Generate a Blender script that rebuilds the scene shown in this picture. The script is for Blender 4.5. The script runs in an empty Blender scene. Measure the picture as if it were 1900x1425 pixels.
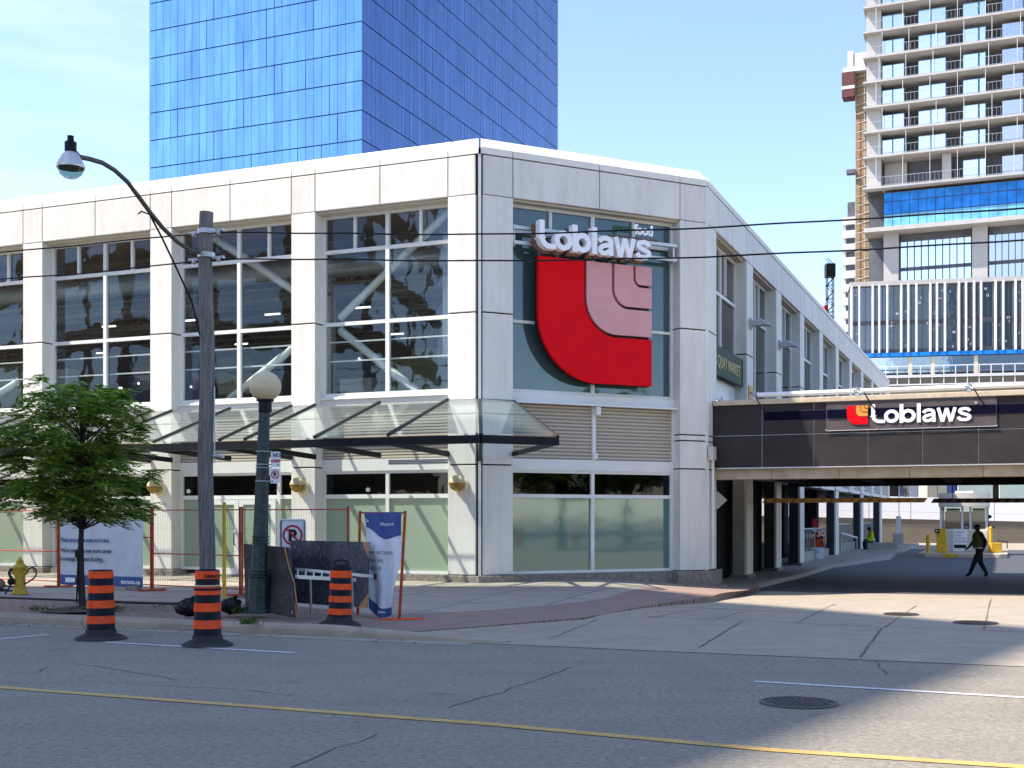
import bpy, bmesh, math, random
from mathutils import Vector, Matrix
random.seed(7)
S = bpy.context.scene
COL = S.collection
# ------------------------------------------------------------------ camera, sky, sun, exposure
cam = bpy.data.cameras.new("camera"); cam_ob = bpy.data.objects.new("camera", cam); COL.objects.link(cam_ob)
CH = 1.67                       # eye height
cam_ob.location = (0, 0, CH); cam_ob.rotation_euler = (math.radians(90), 0, 0)
cam.sensor_width = 36; cam.lens = 2259/1900*36; cam.shift_y = 247.5/1900
cam.clip_start = .1; cam.clip_end = 3000
S.camera = cam_ob
SUN_EL = math.radians(54)
sx_, sy_ = 1.0, 0.14            # horizontal travel of the sunlight
n_ = math.hypot(sx_, sy_); sx_ /= n_; sy_ /= n_
travel = Vector((sx_*math.cos(SUN_EL), sy_*math.cos(SUN_EL), -math.sin(SUN_EL)))
sun = bpy.data.lights.new("sun", 'SUN'); sun.energy = 3.9; sun.angle = math.radians(.7); sun.color = (1, .91, .79)
sun_ob = bpy.data.objects.new("sun", sun); COL.objects.link(sun_ob)
sun_ob.rotation_euler = travel.to_track_quat('-Z', 'Y').to_euler(); sun_ob.location = (-30, 0, 60)
W = bpy.data.worlds.new("World"); S.world = W; W.use_nodes = True
nt = W.node_tree; nt.nodes.clear()
out = nt.nodes.new('ShaderNodeOutputWorld'); bg = nt.nodes.new('ShaderNodeBackground')
sky = nt.nodes.new('ShaderNodeTexSky'); sky.sky_type = 'NISHITA'; sky.sun_disc = False
sky.sun_elevation = SUN_EL
sky.sun_rotation = math.atan2(-sx_, -sy_)   # direction towards the sun, from +Y clockwise
sky.air_density = 1.0; sky.dust_density = .3; sky.ozone_density = 1.6; sky.altitude = 0
bg.inputs[1].default_value = .132
# thin cloud streaks mixed into the sky
tc = nt.nodes.new('ShaderNodeTexCoord')
mp = nt.nodes.new('ShaderNodeMapping'); mp.inputs['Scale'].default_value = (1.2, 1.2, 5.5); mp.inputs['Rotation'].default_value = (0, .18, 0)
mp.inputs['Location'].default_value = (.35, .1, -.55)
nz = nt.nodes.new('ShaderNodeTexNoise'); nz.inputs['Scale'].default_value = 1.5; nz.inputs['Detail'].default_value = 7; nz.inputs['Roughness'].default_value = .52
cr = nt.nodes.new('ShaderNodeValToRGB'); cr.color_ramp.elements[0].position = .46; cr.color_ramp.elements[1].position = .80
cr.color_ramp.elements[0].color = (0, 0, 0, 1); cr.color_ramp.elements[1].color = (.6, .6, .6, 1)
sep = nt.nodes.new('ShaderNodeSeparateXYZ')
mr = nt.nodes.new('ShaderNodeMapRange'); mr.inputs[1].default_value = .02; mr.inputs[2].default_value = -.42; mr.inputs[3].default_value = 0.0; mr.inputs[4].default_value = 1
mu = nt.nodes.new('ShaderNodeMath'); mu.operation = 'MULTIPLY'
mx = nt.nodes.new('ShaderNodeMixRGB'); mx.inputs[2].default_value = (5.9, 6.05, 6.5, 1)
hz = nt.nodes.new('ShaderNodeMixRGB'); hz.blend_type = 'MULTIPLY'; hz.inputs[0].default_value = 1; hz.inputs[2].default_value = (.955, .93, 1.05, 1)
L_ = nt.links.new
L_(tc.outputs['Generated'], mp.inputs[0]); L_(mp.outputs[0], nz.inputs['Vector']); L_(nz.outputs[0], cr.inputs[0])
L_(tc.outputs['Generated'], sep.inputs[0]); L_(sep.outputs[0], mr.inputs[0]); L_(cr.outputs[0], mu.inputs[0]); L_(mr.outputs[0], mu.inputs[1])
L_(sky.outputs[0], hz.inputs[1]); L_(hz.outputs[0], mx.inputs[1]); L_(mu.outputs[0], mx.inputs[0]); L_(mx.outputs[0], bg.inputs[0]); L_(bg.outputs[0], out.inputs[0])
S.view_settings.view_transform = 'Standard'; S.view_settings.look = 'None'; S.view_settings.gamma = 1
S.view_settings.exposure = 1.38
# ------------------------------------------------------------------ pixel helpers (1900 x 1425 photograph)
F = 2259.0
def k_(u): return (u-950)/F
def Px(u, v, y): return Vector((k_(u)*y, y, CH+(960-v)*y/F))
def sm(a, b, x):
    t = max(0, min(1, (x-a)/(b-a))); return t*t*(3-2*t)
def fy(y):
    if y < 22: return 0
    if y < 31: return -.25*sm(22, 31, y)
    if y < 44: return -.25
    return -.25+.15*sm(44, 58, y)
def gz(x, y): return sm(1.5, 6, x)*fy(y)
def sw(x, y=None): return .13*(max(1-sm(-3.6, -1.8, x), sm(21, 25.5, y)) if y is not None else 1)
def G(u, v, h=None, dz=0.0):
    z = 0.0
    for _ in range(30):
        y = (CH-z)*F/(v-960); x = k_(u)*y
        zn = gz(x, y)+dz+(sw(x, y) if h else 0); z = .5*z+.5*zn
    return Vector((x, y, z))
# ------------------------------------------------------------------ materials
MATS = {}
def newmat(name):
    m = bpy.data.materials.new(name); m.use_nodes = True; MATS[name] = m
    return m, m.node_tree, m.node_tree.nodes['Principled BSDF']
def objcoord(t, scale=(1, 1, 1), rot=(0, 0, 0), world=False):
    if world:
        g = t.nodes.new('ShaderNodeNewGeometry'); o = g.outputs['Position']
    else:
        g = t.nodes.new('ShaderNodeTexCoord'); o = g.outputs['Object']
    mm = t.nodes.new('ShaderNodeMapping'); mm.inputs['Scale'].default_value = scale; mm.inputs['Rotation'].default_value = rot
    t.links.new(o, mm.inputs[0]); return mm.outputs[0]
def noise(t, vec, scale, detail=4, rough=.6):
    n = t.nodes.new('ShaderNodeTexNoise'); n.inputs['Scale'].default_value = scale; n.inputs['Detail'].default_value = detail; n.inputs['Roughness'].default_value = rough
    t.links.new(vec, n.inputs['Vector']); return n.outputs[0]
def ramp(t, fac, c0, c1, p0=.3, p1=.7):
    r = t.nodes.new('ShaderNodeValToRGB'); e = r.color_ramp.elements
    e[0].position = p0; e[1].position = p1; e[0].color = (*c0, 1); e[1].color = (*c1, 1)
    t.links.new(fac, r.inputs[0]); return r.outputs[0]
def mixc(t, fac, a, b, mode='MIX'):
    m = t.nodes.new('ShaderNodeMixRGB'); m.blend_type = mode
    for i, x in enumerate((fac, a, b)):
        if isinstance(x, (int, float)): m.inputs[i].default_value = x
        elif isinstance(x, tuple): m.inputs[i].default_value = (*x[:3], 1)
        else: t.links.new(x, m.inputs[i])
    return m.outputs[0]
def bump(t, b, h, s=.3, d=.01):
    n = t.nodes.new('ShaderNodeBump'); n.inputs['Strength'].default_value = s; n.inputs['Distance'].default_value = d
    t.links.new(h, n.inputs['Height']); t.links.new(n.outputs[0], b.inputs['Normal'])
def pm(name, c, rough=.6, metal=0.0, var=.08, nscale=3.0, bs=0.0, bscale=60, stretch=(1, 1, 1), spec=.18, dirt=0.0, emit=None):
    m, t, b = newmat(name)
    v = objcoord(t, stretch)
    col = ramp(t, noise(t, v, nscale), tuple(x*(1-var) for x in c), tuple(min(1, x*(1+var)) for x in c))
    if dirt:
        col = mixc(t, ramp(t, noise(t, objcoord(t, (1, 1, .25)), 2.2, 6, .7), (0, 0, 0), (dirt,)*3, .45, .8), col, (.2, .17, .13))
    t.links.new(col, b.inputs['Base Color'])
    b.inputs['Roughness'].default_value = rough; b.inputs['Metallic'].default_value = metal
    b.inputs['Specular IOR Level'].default_value = spec
    if bs: bump(t, b, noise(t, objcoord(t), bscale, 5), bs)
    if emit:
        b.inputs['Emission Color'].default_value = (*emit[:3], 1); b.inputs['Emission Strength'].default_value = emit[3]
    return m
pm('panel', (.755, .73, .675), .55, var=.045, nscale=.8, dirt=.26, bs=.05)
def _panel():
    m = MATS['panel']; t = m.node_tree; b = t.nodes['Principled BSDF']; src = b.inputs['Base Color'].links[0].from_socket
    g = t.nodes.new('ShaderNodeNewGeometry')
    c = mixc(t, 1.0, src, ramp(t, g.outputs['Random Per Island'], (.90, .90, .89), (1, 1, 1), 0, 1), 'MULTIPLY')
    st = noise(t, objcoord(t, (7, 7, .35), world=True), 1.0, 5, .7)
    c = mixc(t, ramp(t, st, (0, 0, 0), (.22,)*3, .52, .72), c, (.36, .33, .27)); t.links.new(c, b.inputs['Base Color'])
_panel()
pm('coping', (.77, .74, .67), .6, var=.04, nscale=3, dirt=.10)
pm('joint', (.015, .015, .015), .9)
pm('frame_white', (.72, .72, .69), .4, var=.03)
pm('soffit', (.50, .44, .36), .8, var=.06)
pm('stone', (.23, .20, .17), .85, var=.35, nscale=9, bs=.5, bscale=30)
pm('siding', (.50, .45, .37), .6, var=.05, nscale=1.2, stretch=(1, 1, .3), dirt=.12)
pm('black_metal', (.007, .008, .011), .5)
pm('alu', (.55, .56, .55), .4, metal=.5)
pm('galv', (.45, .47, .48), .45, metal=.6, var=.2, nscale=20)
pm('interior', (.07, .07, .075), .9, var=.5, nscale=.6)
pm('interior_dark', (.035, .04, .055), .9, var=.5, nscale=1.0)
pm('ceil_brown', (.26, .15, .085), .9, var=.3, nscale=.7)
pm('truss', (.34, .27, .22), .7)
pm('brace_paint', (.86, .86, .80), .5, var=.04)
pm('red_paint', (.74, .003, .010), .6, var=.05, nscale=1.5, spec=.08)
pm('pink_paint', (.68, .33, .34), .4, var=.05, nscale=1.5)
pm('sign_black', (.012, .01, .01), .5)
pm('letter_white', (.88, .88, .90), .4, var=.02)
pm('letter_side', (.30, .31, .34), .5)
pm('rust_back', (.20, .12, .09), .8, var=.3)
pm('green_script', (.05, .11, .06), .6)
pm('sign_green', (.012, .04, .025), .6)
pm('gold', (.42, .36, .14), .5)
pm('orange_sign', (.75, .33, .05), .5)
pm('dark_panel', (.034, .029, .029), .6, var=.18, nscale=1.6, bs=.08, bscale=8)
pm('conc_cap', (.52, .43, .32), .85, var=.14, nscale=6, bs=.3)
pm('conc', (.34, .32, .28), .85, var=.15, nscale=2.5, bs=.25, dirt=.2)
pm('conc_beam', (.40, .33, .24), .85, var=.2, nscale=2.5, bs=.25, dirt=.3)
pm('conc_shaded', (.022, .020, .020), .95, var=.2, nscale=2)  # concrete blackened: deep shade under the bridge is put into the colour
pm('navy_stripe', (.003, .003, .016), .7, spec=.05)
pm('banner_gray', (.085, .07, .075), .6, var=.1)
pm('orange_logo', (.75, .27, .05), .5)
pm('white_paint', (.8, .8, .8), .4, var=.02)
pm('gray_mid', (.38, .39, .42), .5)
pm('wood_pole', (.155, .15, .145), .9, var=.45, nscale=7, stretch=(6, 6, .35), bs=.7, bscale=40)
pm('post_green', (.038, .052, .052), .4, var=.35, nscale=14, metal=.2, bs=.15)
pm('globe_glass', (.58, .49, .30), .45, var=.10, nscale=3, spec=.2)
pm('barrel_orange', (.80, .075, .008), .6, var=.25, nscale=9, bs=.15, dirt=.35)
pm('barrel_black', (.006, .008, .018), .5, var=.2)
pm('rubber', (.035, .037, .04), .7, var=.3, nscale=10, bs=.3)
pm('hydrant_yellow', (.50, .33, .035), .5, var=.28, nscale=14, bs=.3, dirt=.3)
pm('fence_orange', (.42, .055, .02), .55, var=.3, nscale=12)
pm('fence_wire', (.30, .22, .17), .5)
pm('banner_white', (.55, .58, .60), .7, var=.08, nscale=2.5, bs=.3, bscale=5)
pm('banner_white2', (.66, .70, .76), .7, var=.05, nscale=2.5)
pm('banner_blue', (.055, .10, .26), .6)
pm('text_gray', (.10, .11, .13), .7)
pm('text_blue', (.09, .14, .26), .7)
pm('raw_ply', (.42, .22, .11), .8, var=.2, nscale=12)
pm('yellow_paint', (.66, .40, .03), .5, var=.15, nscale=6, dirt=.15)
pm('sign_red', (.42, .02, .03), .5)
pm('sign_white', (.62, .66, .72), .45)
pm('bag_black', (.01, .01, .012), .3, bs=.5, bscale=12)
pm('bark', (.045, .04, .035), .9, bs=.5)
pm('soil', (.09, .075, .055), .95, var=.4, nscale=20)
pm('booth_beige', (.55, .52, .46), .6, var=.06)
pm('wall_white', (.80, .80, .80), .6, var=.03, nscale=.3)
pm('wall_brown', (.17, .145, .11), .8, var=.12, nscale=1.0)
pm('slab_conc', (.46, .445, .42), .8, var=.08, nscale=.5)
pm('tower_dark_hazy', (.12, .124, .14), .7, var=.3, nscale=.4)  # dark tone lightened so the colour carries the distance haze
pm('tan_brick', (.32, .23, .14), .8, var=.25, nscale=1.0, stretch=(1, 1, 4))
pm('fin_white', (.66, .67, .68), .5)
pm('film_blue', (.02, .22, .66), .25, var=.3, nscale=.8)
pm('film_cyan', (.16, .45, .66), .25, var=.3, nscale=.8)
pm('hoist_red', (.13, .055, .055), .6)
pm('skin', (.30, .17, .11), .6); pm('skin_dark', (.07, .045, .035), .6)
pm('cloth_black', (.02, .02, .024), .9, bs=.3); pm('cloth_navy', (.02, .025, .035), .9, bs=.3)
pm('vest_olive', (.11, .125, .045), .8, bs=.2); pm('hivis', (.55, .75, .03), .6, emit=None)
pm('food_red', (.35, .05, .02), .5, var=.9, nscale=9)
pm('poster_dark', (.02, .015, .012), .5); pm('lime', (.42, .48, .05), .5, var=.3, nscale=9); pm('cream', (.70, .62, .42), .6)
pm('asphalt_crack', (.085, .078, .064), .95); pm('joint_line', (.155, .135, .105), .95)
def wornpaint(name, c):
    m, t, b = newmat(name); v = objcoord(t, world=True)
    k = ramp(t, noise(t, v, 26, 5, .75), (0, 0, 0), (.85,)*3, .50, .64)
    k2 = mixc(t, k, ramp(t, noise(t, v, 3.0, 5, .7), c, tuple(x*.72 for x in c)), (.20, .19, .17))
    t.links.new(k2, b.inputs['Base Color']); b.inputs['Roughness'].default_value = .8
wornpaint('line_white', (.66, .66, .66)); wornpaint('line_yellow', (.60, .37, .09))
pm('line_faint', (.42, .37, .24), .8, var=.2, nscale=7)
pm('iron', (.10, .095, .088), .6, metal=.5, var=.3, nscale=20)
pm('brass', (.33, .21, .06), .35, metal=.6)
pm('lamp_glow', (.9, .85, .7), .5, emit=(1, .93, .8, 1.2))
def leafmat(name, a, b_):
    m, t, b = newmat(name)
    g = t.nodes.new('ShaderNodeNewGeometry')
    c = ramp(t, g.outputs['Random Per Island'], a, b_, 0, 1)
    t.links.new(c, b.inputs['Base Color']); b.inputs['Roughness'].default_value = .55
    tr = t.nodes.new('ShaderNodeBsdfTranslucent'); t.links.new(c, tr.inputs[0])
    ms = t.nodes.new('ShaderNodeMixShader'); ms.inputs[0].default_value = .35
    o = t.nodes['Material Output']
    t.links.new(b.outputs[0], ms.inputs[1]); t.links.new(tr.outputs[0], ms.inputs[2]); t.links.new(ms.outputs[0], o.inputs[0])
leafmat('leaf', (.05, .15, .02), (.40, .56, .07)); leafmat('weed', (.03, .08, .01), (.12, .2, .03))
def ground_mats():
    rot = (0, 0, math.atan2(.381, .9246))       # street axis
    m, t, b = newmat('asphalt'); v = objcoord(t, world=True)
    fine = noise(t, v, 17, 6, .85); mid = noise(t, v, 1.2, 5, .6); st = noise(t, objcoord(t, (.25, 2.2, 1), (0, 0, -math.atan2(-.381, .9246)), True), 1.3, 5, .65)
    c = ramp(t, fine, (.125, .112, .086), (.39, .35, .275), .36, .64)
    c = mixc(t, ramp(t, noise(t, v, 11, 4, .7), (0, 0, 0), (.30,)*3, .45, .65), c, (.28, .255, .205))
    c = mixc(t, ramp(t, mid, (0, 0, 0), (.30,)*3, .42, .70), c, (.16, .145, .113))
    vo = t.nodes.new('ShaderNodeTexVoronoi'); vo.feature = 'F1'; vo.inputs['Scale'].default_value = .55; t.links.new(objcoord(t, (.8, 1.3, 1), (0, 0, .39), True), vo.inputs['Vector'])
    c = mixc(t, ramp(t, vo.outputs['Distance'], (.35,)*3, (0, 0, 0), .02, .09), c, (.06, .055, .05))
    c = mixc(t, ramp(t, noise(t, objcoord(t, (.10, 1.6, 1), (0, 0, -math.atan2(-.381, .9246)), True), .9, 2, .4), (0, 0, 0), (.14,)*3, .48, .66), c, (.12, .112, .10))
    c = mixc(t, ramp(t, st, (0, 0, 0), (.18,)*3, .45, .75), c, (.22, .205, .175))
    c = mixc(t, ramp(t, noise(t, v, 150, 2, .9), (0, 0, 0), (.8,)*3, .62, .72), c, (.32, .31, .30))
    t.links.new(c, b.inputs['Base Color']); b.inputs['Roughness'].default_value = .88; bump(t, b, noise(t, v, 45, 4, .8), .9, .02)
    m, t, b = newmat('asphalt_shaded'); v = objcoord(t, world=True)  # asphalt copy with the shade beneath the bridge painted into its colour
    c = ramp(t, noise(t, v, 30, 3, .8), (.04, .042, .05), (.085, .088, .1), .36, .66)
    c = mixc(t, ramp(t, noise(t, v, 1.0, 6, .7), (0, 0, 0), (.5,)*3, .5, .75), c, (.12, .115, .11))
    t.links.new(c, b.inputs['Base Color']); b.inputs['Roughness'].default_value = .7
    m, t, b = newmat('concrete'); v = objcoord(t, world=True)
    c = ramp(t, noise(t, v, 2.0, 8, .65), (.27, .23, .17), (.37, .31, .23), .3, .7)
    c = mixc(t, ramp(t, noise(t, v, 60, 3, .8), (0, 0, 0), (.35,)*3, .5, .7), c, (.18, .17, .155))
    c = mixc(t, ramp(t, noise(t, v, .7, 6, .7), (0, 0, 0), (.5,)*3, .5, .75), c, (.20, .185, .165))
    t.links.new(c, b.inputs['Base Color']); b.inputs['Roughness'].default_value = .85; bump(t, b, noise(t, v, 50, 4, .7), .3, .01)
    m, t, b = newmat('walk')
    v = objcoord(t, (1, 1, 1), (0, 0, -math.atan2(-.381, .9246)), True)
    bk = t.nodes.new('ShaderNodeTexBrick'); bk.offset = 0; bk.inputs['Scale'].default_value = 1; bk.inputs['Brick Width'].default_value = 1.6; bk.inputs['Row Height'].default_value = 1.6
    bk.inputs['Mortar Size'].default_value = .02; bk.inputs['Color1'].default_value = (.36, .31, .245, 1); bk.inputs['Color2'].default_value = (.30, .26, .205, 1); bk.inputs['Mortar'].default_value = (.10, .09, .08, 1)
    t.links.new(v, bk.inputs['Vector'])
    c = mixc(t, ramp(t, noise(t, v, 1.6, 8, .7), (0, 0, 0), (.6,)*3, .45, .75), bk.outputs[0], (.17, .155, .14))
    t.links.new(c, b.inputs['Base Color']); b.inputs['Roughness'].default_value = .88; bump(t, b, noise(t, v, 50, 4, .7), .3, .01)
    m, t, b = newmat('brick_pave')
    v = objcoord(t, (1, 1, 1), (0, 0, -math.atan2(-.381, .9246)), True)
    bk = t.nodes.new('ShaderNodeTexBrick'); bk.inputs['Scale'].default_value = 1; bk.inputs['Brick Width'].default_value = .24; bk.inputs['Row Height'].default_value = .12
    bk.inputs['Mortar Size'].default_value = .010; bk.inputs['Mortar Smooth'].default_value = .3
    bk.inputs['Color1'].default_value = (.36, .215, .16, 1); bk.inputs['Color2'].default_value = (.27, .18, .14, 1); bk.inputs['Mortar'].default_value = (.075, .065, .06, 1)
    t.links.new(v, bk.inputs['Vector'])
    c = mixc(t, ramp(t, noise(t, v, 1.1, 8, .7), (0, 0, 0), (.75,)*3, .42, .7), bk.outputs[0], (.17, .155, .14))
    t.links.new(c, b.inputs['Base Color']); b.inputs['Roughness'].default_value = .9; bump(t, b, noise(t, v, 40, 4), .4, .01)
ground_mats()
def glass(name, tint, refl, rough=.02, body=None, wav=0.0, gcol=(1, 1, 1)):
    """window glass: see-through (or filmed, if body) mixed with a Fresnel mirror"""
    m, t, b = newmat(name); t.nodes.remove(b); o = t.nodes['Material Output']
    if body: a = t.nodes.new('ShaderNodeBsdfDiffuse'); a.inputs[0].default_value = (*body, 1)
    else: a = t.nodes.new('ShaderNodeBsdfTransparent'); a.inputs[0].default_value = (*tint, 1)
    g = t.nodes.new('ShaderNodeBsdfGlossy'); g.inputs['Roughness'].default_value = rough; g.inputs[0].default_value = (*gcol, 1)
    fr = t.nodes.new('ShaderNodeLayerWeight'); fr.inputs[0].default_value = .5
    pw = t.nodes.new('ShaderNodeMath'); pw.operation = 'POWER'; pw.inputs[1].default_value = 4.0; t.links.new(fr.outputs['Facing'], pw.inputs[0])
    ad = t.nodes.new('ShaderNodeMath'); ad.operation = 'MULTIPLY_ADD'; ad.use_clamp = True; ad.inputs[1].default_value = .75; ad.inputs[2].default_value = refl
    t.links.new(pw.outputs[0], ad.inputs[0])
    ms = t.nodes.new('ShaderNodeMixShader'); t.links.new(ad.outputs[0], ms.inputs[0]); t.links.new(a.outputs[0], ms.inputs[1]); t.links.new(g.outputs[0], ms.inputs[2])
    if wav:
        bm_ = t.nodes.new('ShaderNodeBump'); bm_.inputs['Strength'].default_value = wav; bm_.inputs['Distance'].default_value = .05
        t.links.new(noise(t, objcoord(t, world=True), 1.1, 2), bm_.inputs['Height']); t.links.new(bm_.outputs[0], g.inputs['Normal'])
    t.links.new(ms.outputs[0], o.inputs[0]); return m
glass('glass_upper', (.76, .82, .82), .085, wav=.10, gcol=(.85, .95, 1))
glass('glass_teal', None, .11, .03, body=(.055, .09, .093), wav=.14, gcol=(.6, .72, .72))
glass('glass_dark', (.10, .12, .13), .03, wav=.1)
glass('glass_film', None, .05, .12, body=(.27, .345, .255), wav=.1)
glass('glass_film_teal', None, .13, .05, body=(.065, .165, .14), wav=.05, gcol=(.8, .9, .85))
glass('glass_canopy', (.80, .88, .85), .13, .10, gcol=(.92, .96, .94))
def _canopy():
    t = MATS['glass_canopy'].node_tree; o = t.nodes['Material Output']; src = o.inputs[0].links[0].from_socket
    d = t.nodes.new('ShaderNodeBsdfDiffuse'); d.inputs[0].default_value = (.62, .74, .68, 1); ms = t.nodes.new('ShaderNodeMixShader'); ms.inputs[0].default_value = .08
    t.links.new(src, ms.inputs[1]); t.links.new(d.outputs[0], ms.inputs[2]); t.links.new(ms.outputs[0], o.inputs[0])
_canopy()
glass('glass_door', (.45, .55, .5), .06)
glass('glass_right', (.20, .30, .30), .06, wav=.1)
glass('glass_far', None, .55, .05, body=(.02, .03, .05), wav=.1)
glass('glass_pod', None, .16, .05, body=(.02, .025, .035), wav=.1)
glass('glass_sky', None, .70, .05, body=(.25, .45, .6))
def blueglass(name, base, rough, var):
    m, t, b = newmat(name)
    c = ramp(t, noise(t, objcoord(t, (.55, .55, .10), world=True), 1.0, 3, .6), tuple(x*(1-var) for x in base), tuple(min(1, x*(1+var)) for x in base), .35, .65)  # upright reflection streaks painted into the glass colour
    g = t.nodes.new('ShaderNodeNewGeometry')
    c = mixc(t, ramp(t, g.outputs['Random Per Island'], (0, 0, 0), (.30,)*3, .2, 1), c, tuple(x*.62 for x in base))
    t.links.new(c, b.inputs['Base Color']); b.inputs['Metallic'].default_value = .75; b.inputs['Roughness'].default_value = rough
blueglass('tower_glass_lit', (.165, .36, .60), .2, .16)  # left face: its brighter reflection is put into the glass colour
blueglass('tower_glass_dim', (.09, .17, .34), .22, .15)  # right face: same glass, dimmer reflection put into the colour
pm('tower_joint', (.012, .05, .14), .5)
# ------------------------------------------------------------------ mesh helpers
def tag(o, label=None, cat=None, group=None, kind=None):
    if label: o['label'] = label
    if cat: o['category'] = cat
    if group: o['group'] = group
    if kind: o['kind'] = kind
    return o
def thing(name, label, cat, loc=(0, 0, 0), group=None, rz=0):
    o = bpy.data.objects.new(name, None); COL.objects.link(o); o.location = loc; o.rotation_euler = (0, 0, rz)
    o.empty_display_size = .2
    return tag(o, label, cat, group)
def rootof(o):
    while o.parent: o = o.parent
    return o
class MB:
    def __init__(s): s.v = []; s.f = []; s.m = []; s.sm = []
    def add(s, vs, fs, mi=0, smooth=False):
        n = len(s.v); s.v += [Vector(x) for x in vs]; s.f += [tuple(n+i for i in f) for f in fs]; s.m += [mi]*len(fs); s.sm += [smooth]*len(fs); return s
    def box(s, fr, a0, a1, b0, b1, z0, z1, mi=0):
        P = [fr(a, b, z) for z in (z0, z1) for b in (b0, b1) for a in (a0, a1)]
        return s.add(P, [(0, 1, 3, 2), (4, 6, 7, 5), (0, 4, 5, 1), (2, 3, 7, 6), (0, 2, 6, 4), (1, 5, 7, 3)], mi)
    def quad(s, *p, mi=0): return s.add(p, [tuple(range(len(p)))], mi)
    def prism(s, fr, prof, a0, a1, mi=0, sk0=0, sk1=0):
        """profile of (b,z) run from a0 to a1; sk = a-shift per unit b at that end (mitre)"""
        n = len(prof); P = [fr(a0+sk0*b, b, z) for b, z in prof]+[fr(a1+sk1*b, b, z) for b, z in prof]
        fs = [tuple(range(n)), tuple(range(2*n-1, n-1, -1))]+[(i, (i+1) % n, n+(i+1) % n, n+i) for i in range(n)]
        return s.add(P, fs, mi)
    def tube(s, pts, r, seg=8, mi=0, cap=True, smooth=True):
        pts = [Vector(p) for p in pts]; n = len(pts); R = r if isinstance(r, (list, tuple)) else [r]*n
        t0 = (pts[1]-pts[0]).normalized(); up = Vector((0, 0, 1)) if abs(t0.z) < .9 else Vector((1, 0, 0))
        x = t0.cross(up).normalized(); V = []
        for i, p in enumerate(pts):
            t = (pts[min(i+1, n-1)]-pts[max(i-1, 0)]).normalized(); x = (x-t*x.dot(t)).normalized(); y = t.cross(x)
            for j in range(seg):
                a = 2*math.pi*j/seg; V.append(p+(x*math.cos(a)+y*math.sin(a))*R[i])
        fs = [(i*seg+j, i*seg+(j+1) % seg, (i+1)*seg+(j+1) % seg, (i+1)*seg+j) for i in range(n-1) for j in range(seg)]
        s.add(V, fs, mi, smooth)
        if cap: s.add(V[:seg], [tuple(range(seg))[::-1]], mi); s.add(V[-seg:], [tuple(range(seg))], mi)
        return s
    def lathe(s, prof, seg=24, c=(0, 0, 0), mi=0, smooth=True, rot=None, mis=None):
        c = Vector(c); n = len(prof); rot = rot or Matrix.Identity(3)
        V = [c+rot @ Vector((r*math.cos(2*math.pi*j/seg), r*math.sin(2*math.pi*j/seg), z)) for r, z in prof for j in range(seg)]
        for i in range(n-1):
            vs = V[i*seg:(i+2)*seg]
            s.add(vs, [(j, (j+1) % seg, seg+(j+1) % seg, seg+j) for j in range(seg)], mis[i] if mis else mi, smooth)
        if prof[0][0] > 1e-4: s.add(V[:seg], [tuple(range(seg))[::-1]], mis[0] if mis else mi)
        if prof[-1][0] > 1e-4: s.add(V[-seg:], [tuple(range(seg))], mis[-1] if mis else mi)
        return s
    def sphere(s, c, r, seg=20, ring=12, mi=0, sc=(1, 1, 1), rot=None):
        pr = [(max(1e-5, math.sin(math.pi*i/ring))*r, -math.cos(math.pi*i/ring)*r) for i in range(ring+1)]
        rr = (rot or Matrix.Identity(3)) @ Matrix.Diagonal(sc); return s.lathe(pr, seg, c, mi, True, rr)
    def build(s, name, mat, parent=None, world=True, weld=False, bevel=0, loc=None):
        me = bpy.data.meshes.new(name)
        off = Vector((0, 0, 0))
        if loc is not None: off = Vector(loc)
        elif parent is not None and world: off = rootof(parent).location
        me.from_pydata([v-off for v in s.v], [], s.f)
        mats = mat if isinstance(mat, (list, tuple)) else [mat]
        for m in mats: me.materials.append(MATS[m])
        for p, mi, sm_ in zip(me.polygons, s.m, s.sm): p.material_index = min(mi, len(mats)-1); p.use_smooth = sm_
        bm = bmesh.new(); bm.from_mesh(me)
        bmesh.ops.remove_doubles(bm, verts=bm.verts, dist=1e-5) if weld else None
        bmesh.ops.recalc_face_normals(bm, faces=bm.faces); bm.to_mesh(me); bm.free()
        o = bpy.data.objects.new(name, me); COL.objects.link(o)
        if parent is not None: o.parent = parent
        if loc is not None: o.location = loc
        if bevel:
            b = o.modifiers.new('bevel', 'BEVEL'); b.width = bevel; b.segments = 2; b.limit_method = 'ANGLE'; b.angle_limit = math.radians(40)
        return o
def W3(x, y, z): return Vector((x, y, z))
def frame(o, ax, ay):
    o = Vector(o); ax = Vector(ax); ay = Vector(ay)
    return lambda a, b, z: Vector((o.x+ax.x*a+ay.x*b, o.y+ax.y*a+ay.y*b, o.z+z))
def copy_tree(o, parent=None):
    c = o.copy(); COL.objects.link(c); c.parent = parent
    for ch in list(o.children): copy_tree(ch, c)
    return c
def text(s, size, org, right, up, mat, parent, name='lettering', ext=.004, align='LEFT', bold=0.0, xs=1.0, world=True):
    cu = bpy.data.curves.new(name, 'FONT'); cu.body = s; cu.size = size; cu.align_x = align; cu.extrude = ext; cu.offset = bold; cu.resolution_u = 4
    to = bpy.data.objects.new('tmp', cu); COL.objects.link(to)
    bpy.context.view_layer.update()
    me = bpy.data.meshes.new_from_object(to.evaluated_get(bpy.context.evaluated_depsgraph_get()))
    bpy.data.objects.remove(to)
    right = Vector(right).normalized(); up = Vector(up).normalized(); nn = right.cross(up); org = Vector(org)
    off = rootof(parent).location if (world and parent is not None) else Vector((0, 0, 0))
    for v in me.vertices: v.co = org-off+right*v.co.x*xs+up*v.co.y+nn*v.co.z
    me.materials.clear(); me.materials.append(MATS[mat])
    o = bpy.data.objects.new(name, me); COL.objects.link(o); o.parent = parent; return o
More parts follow.
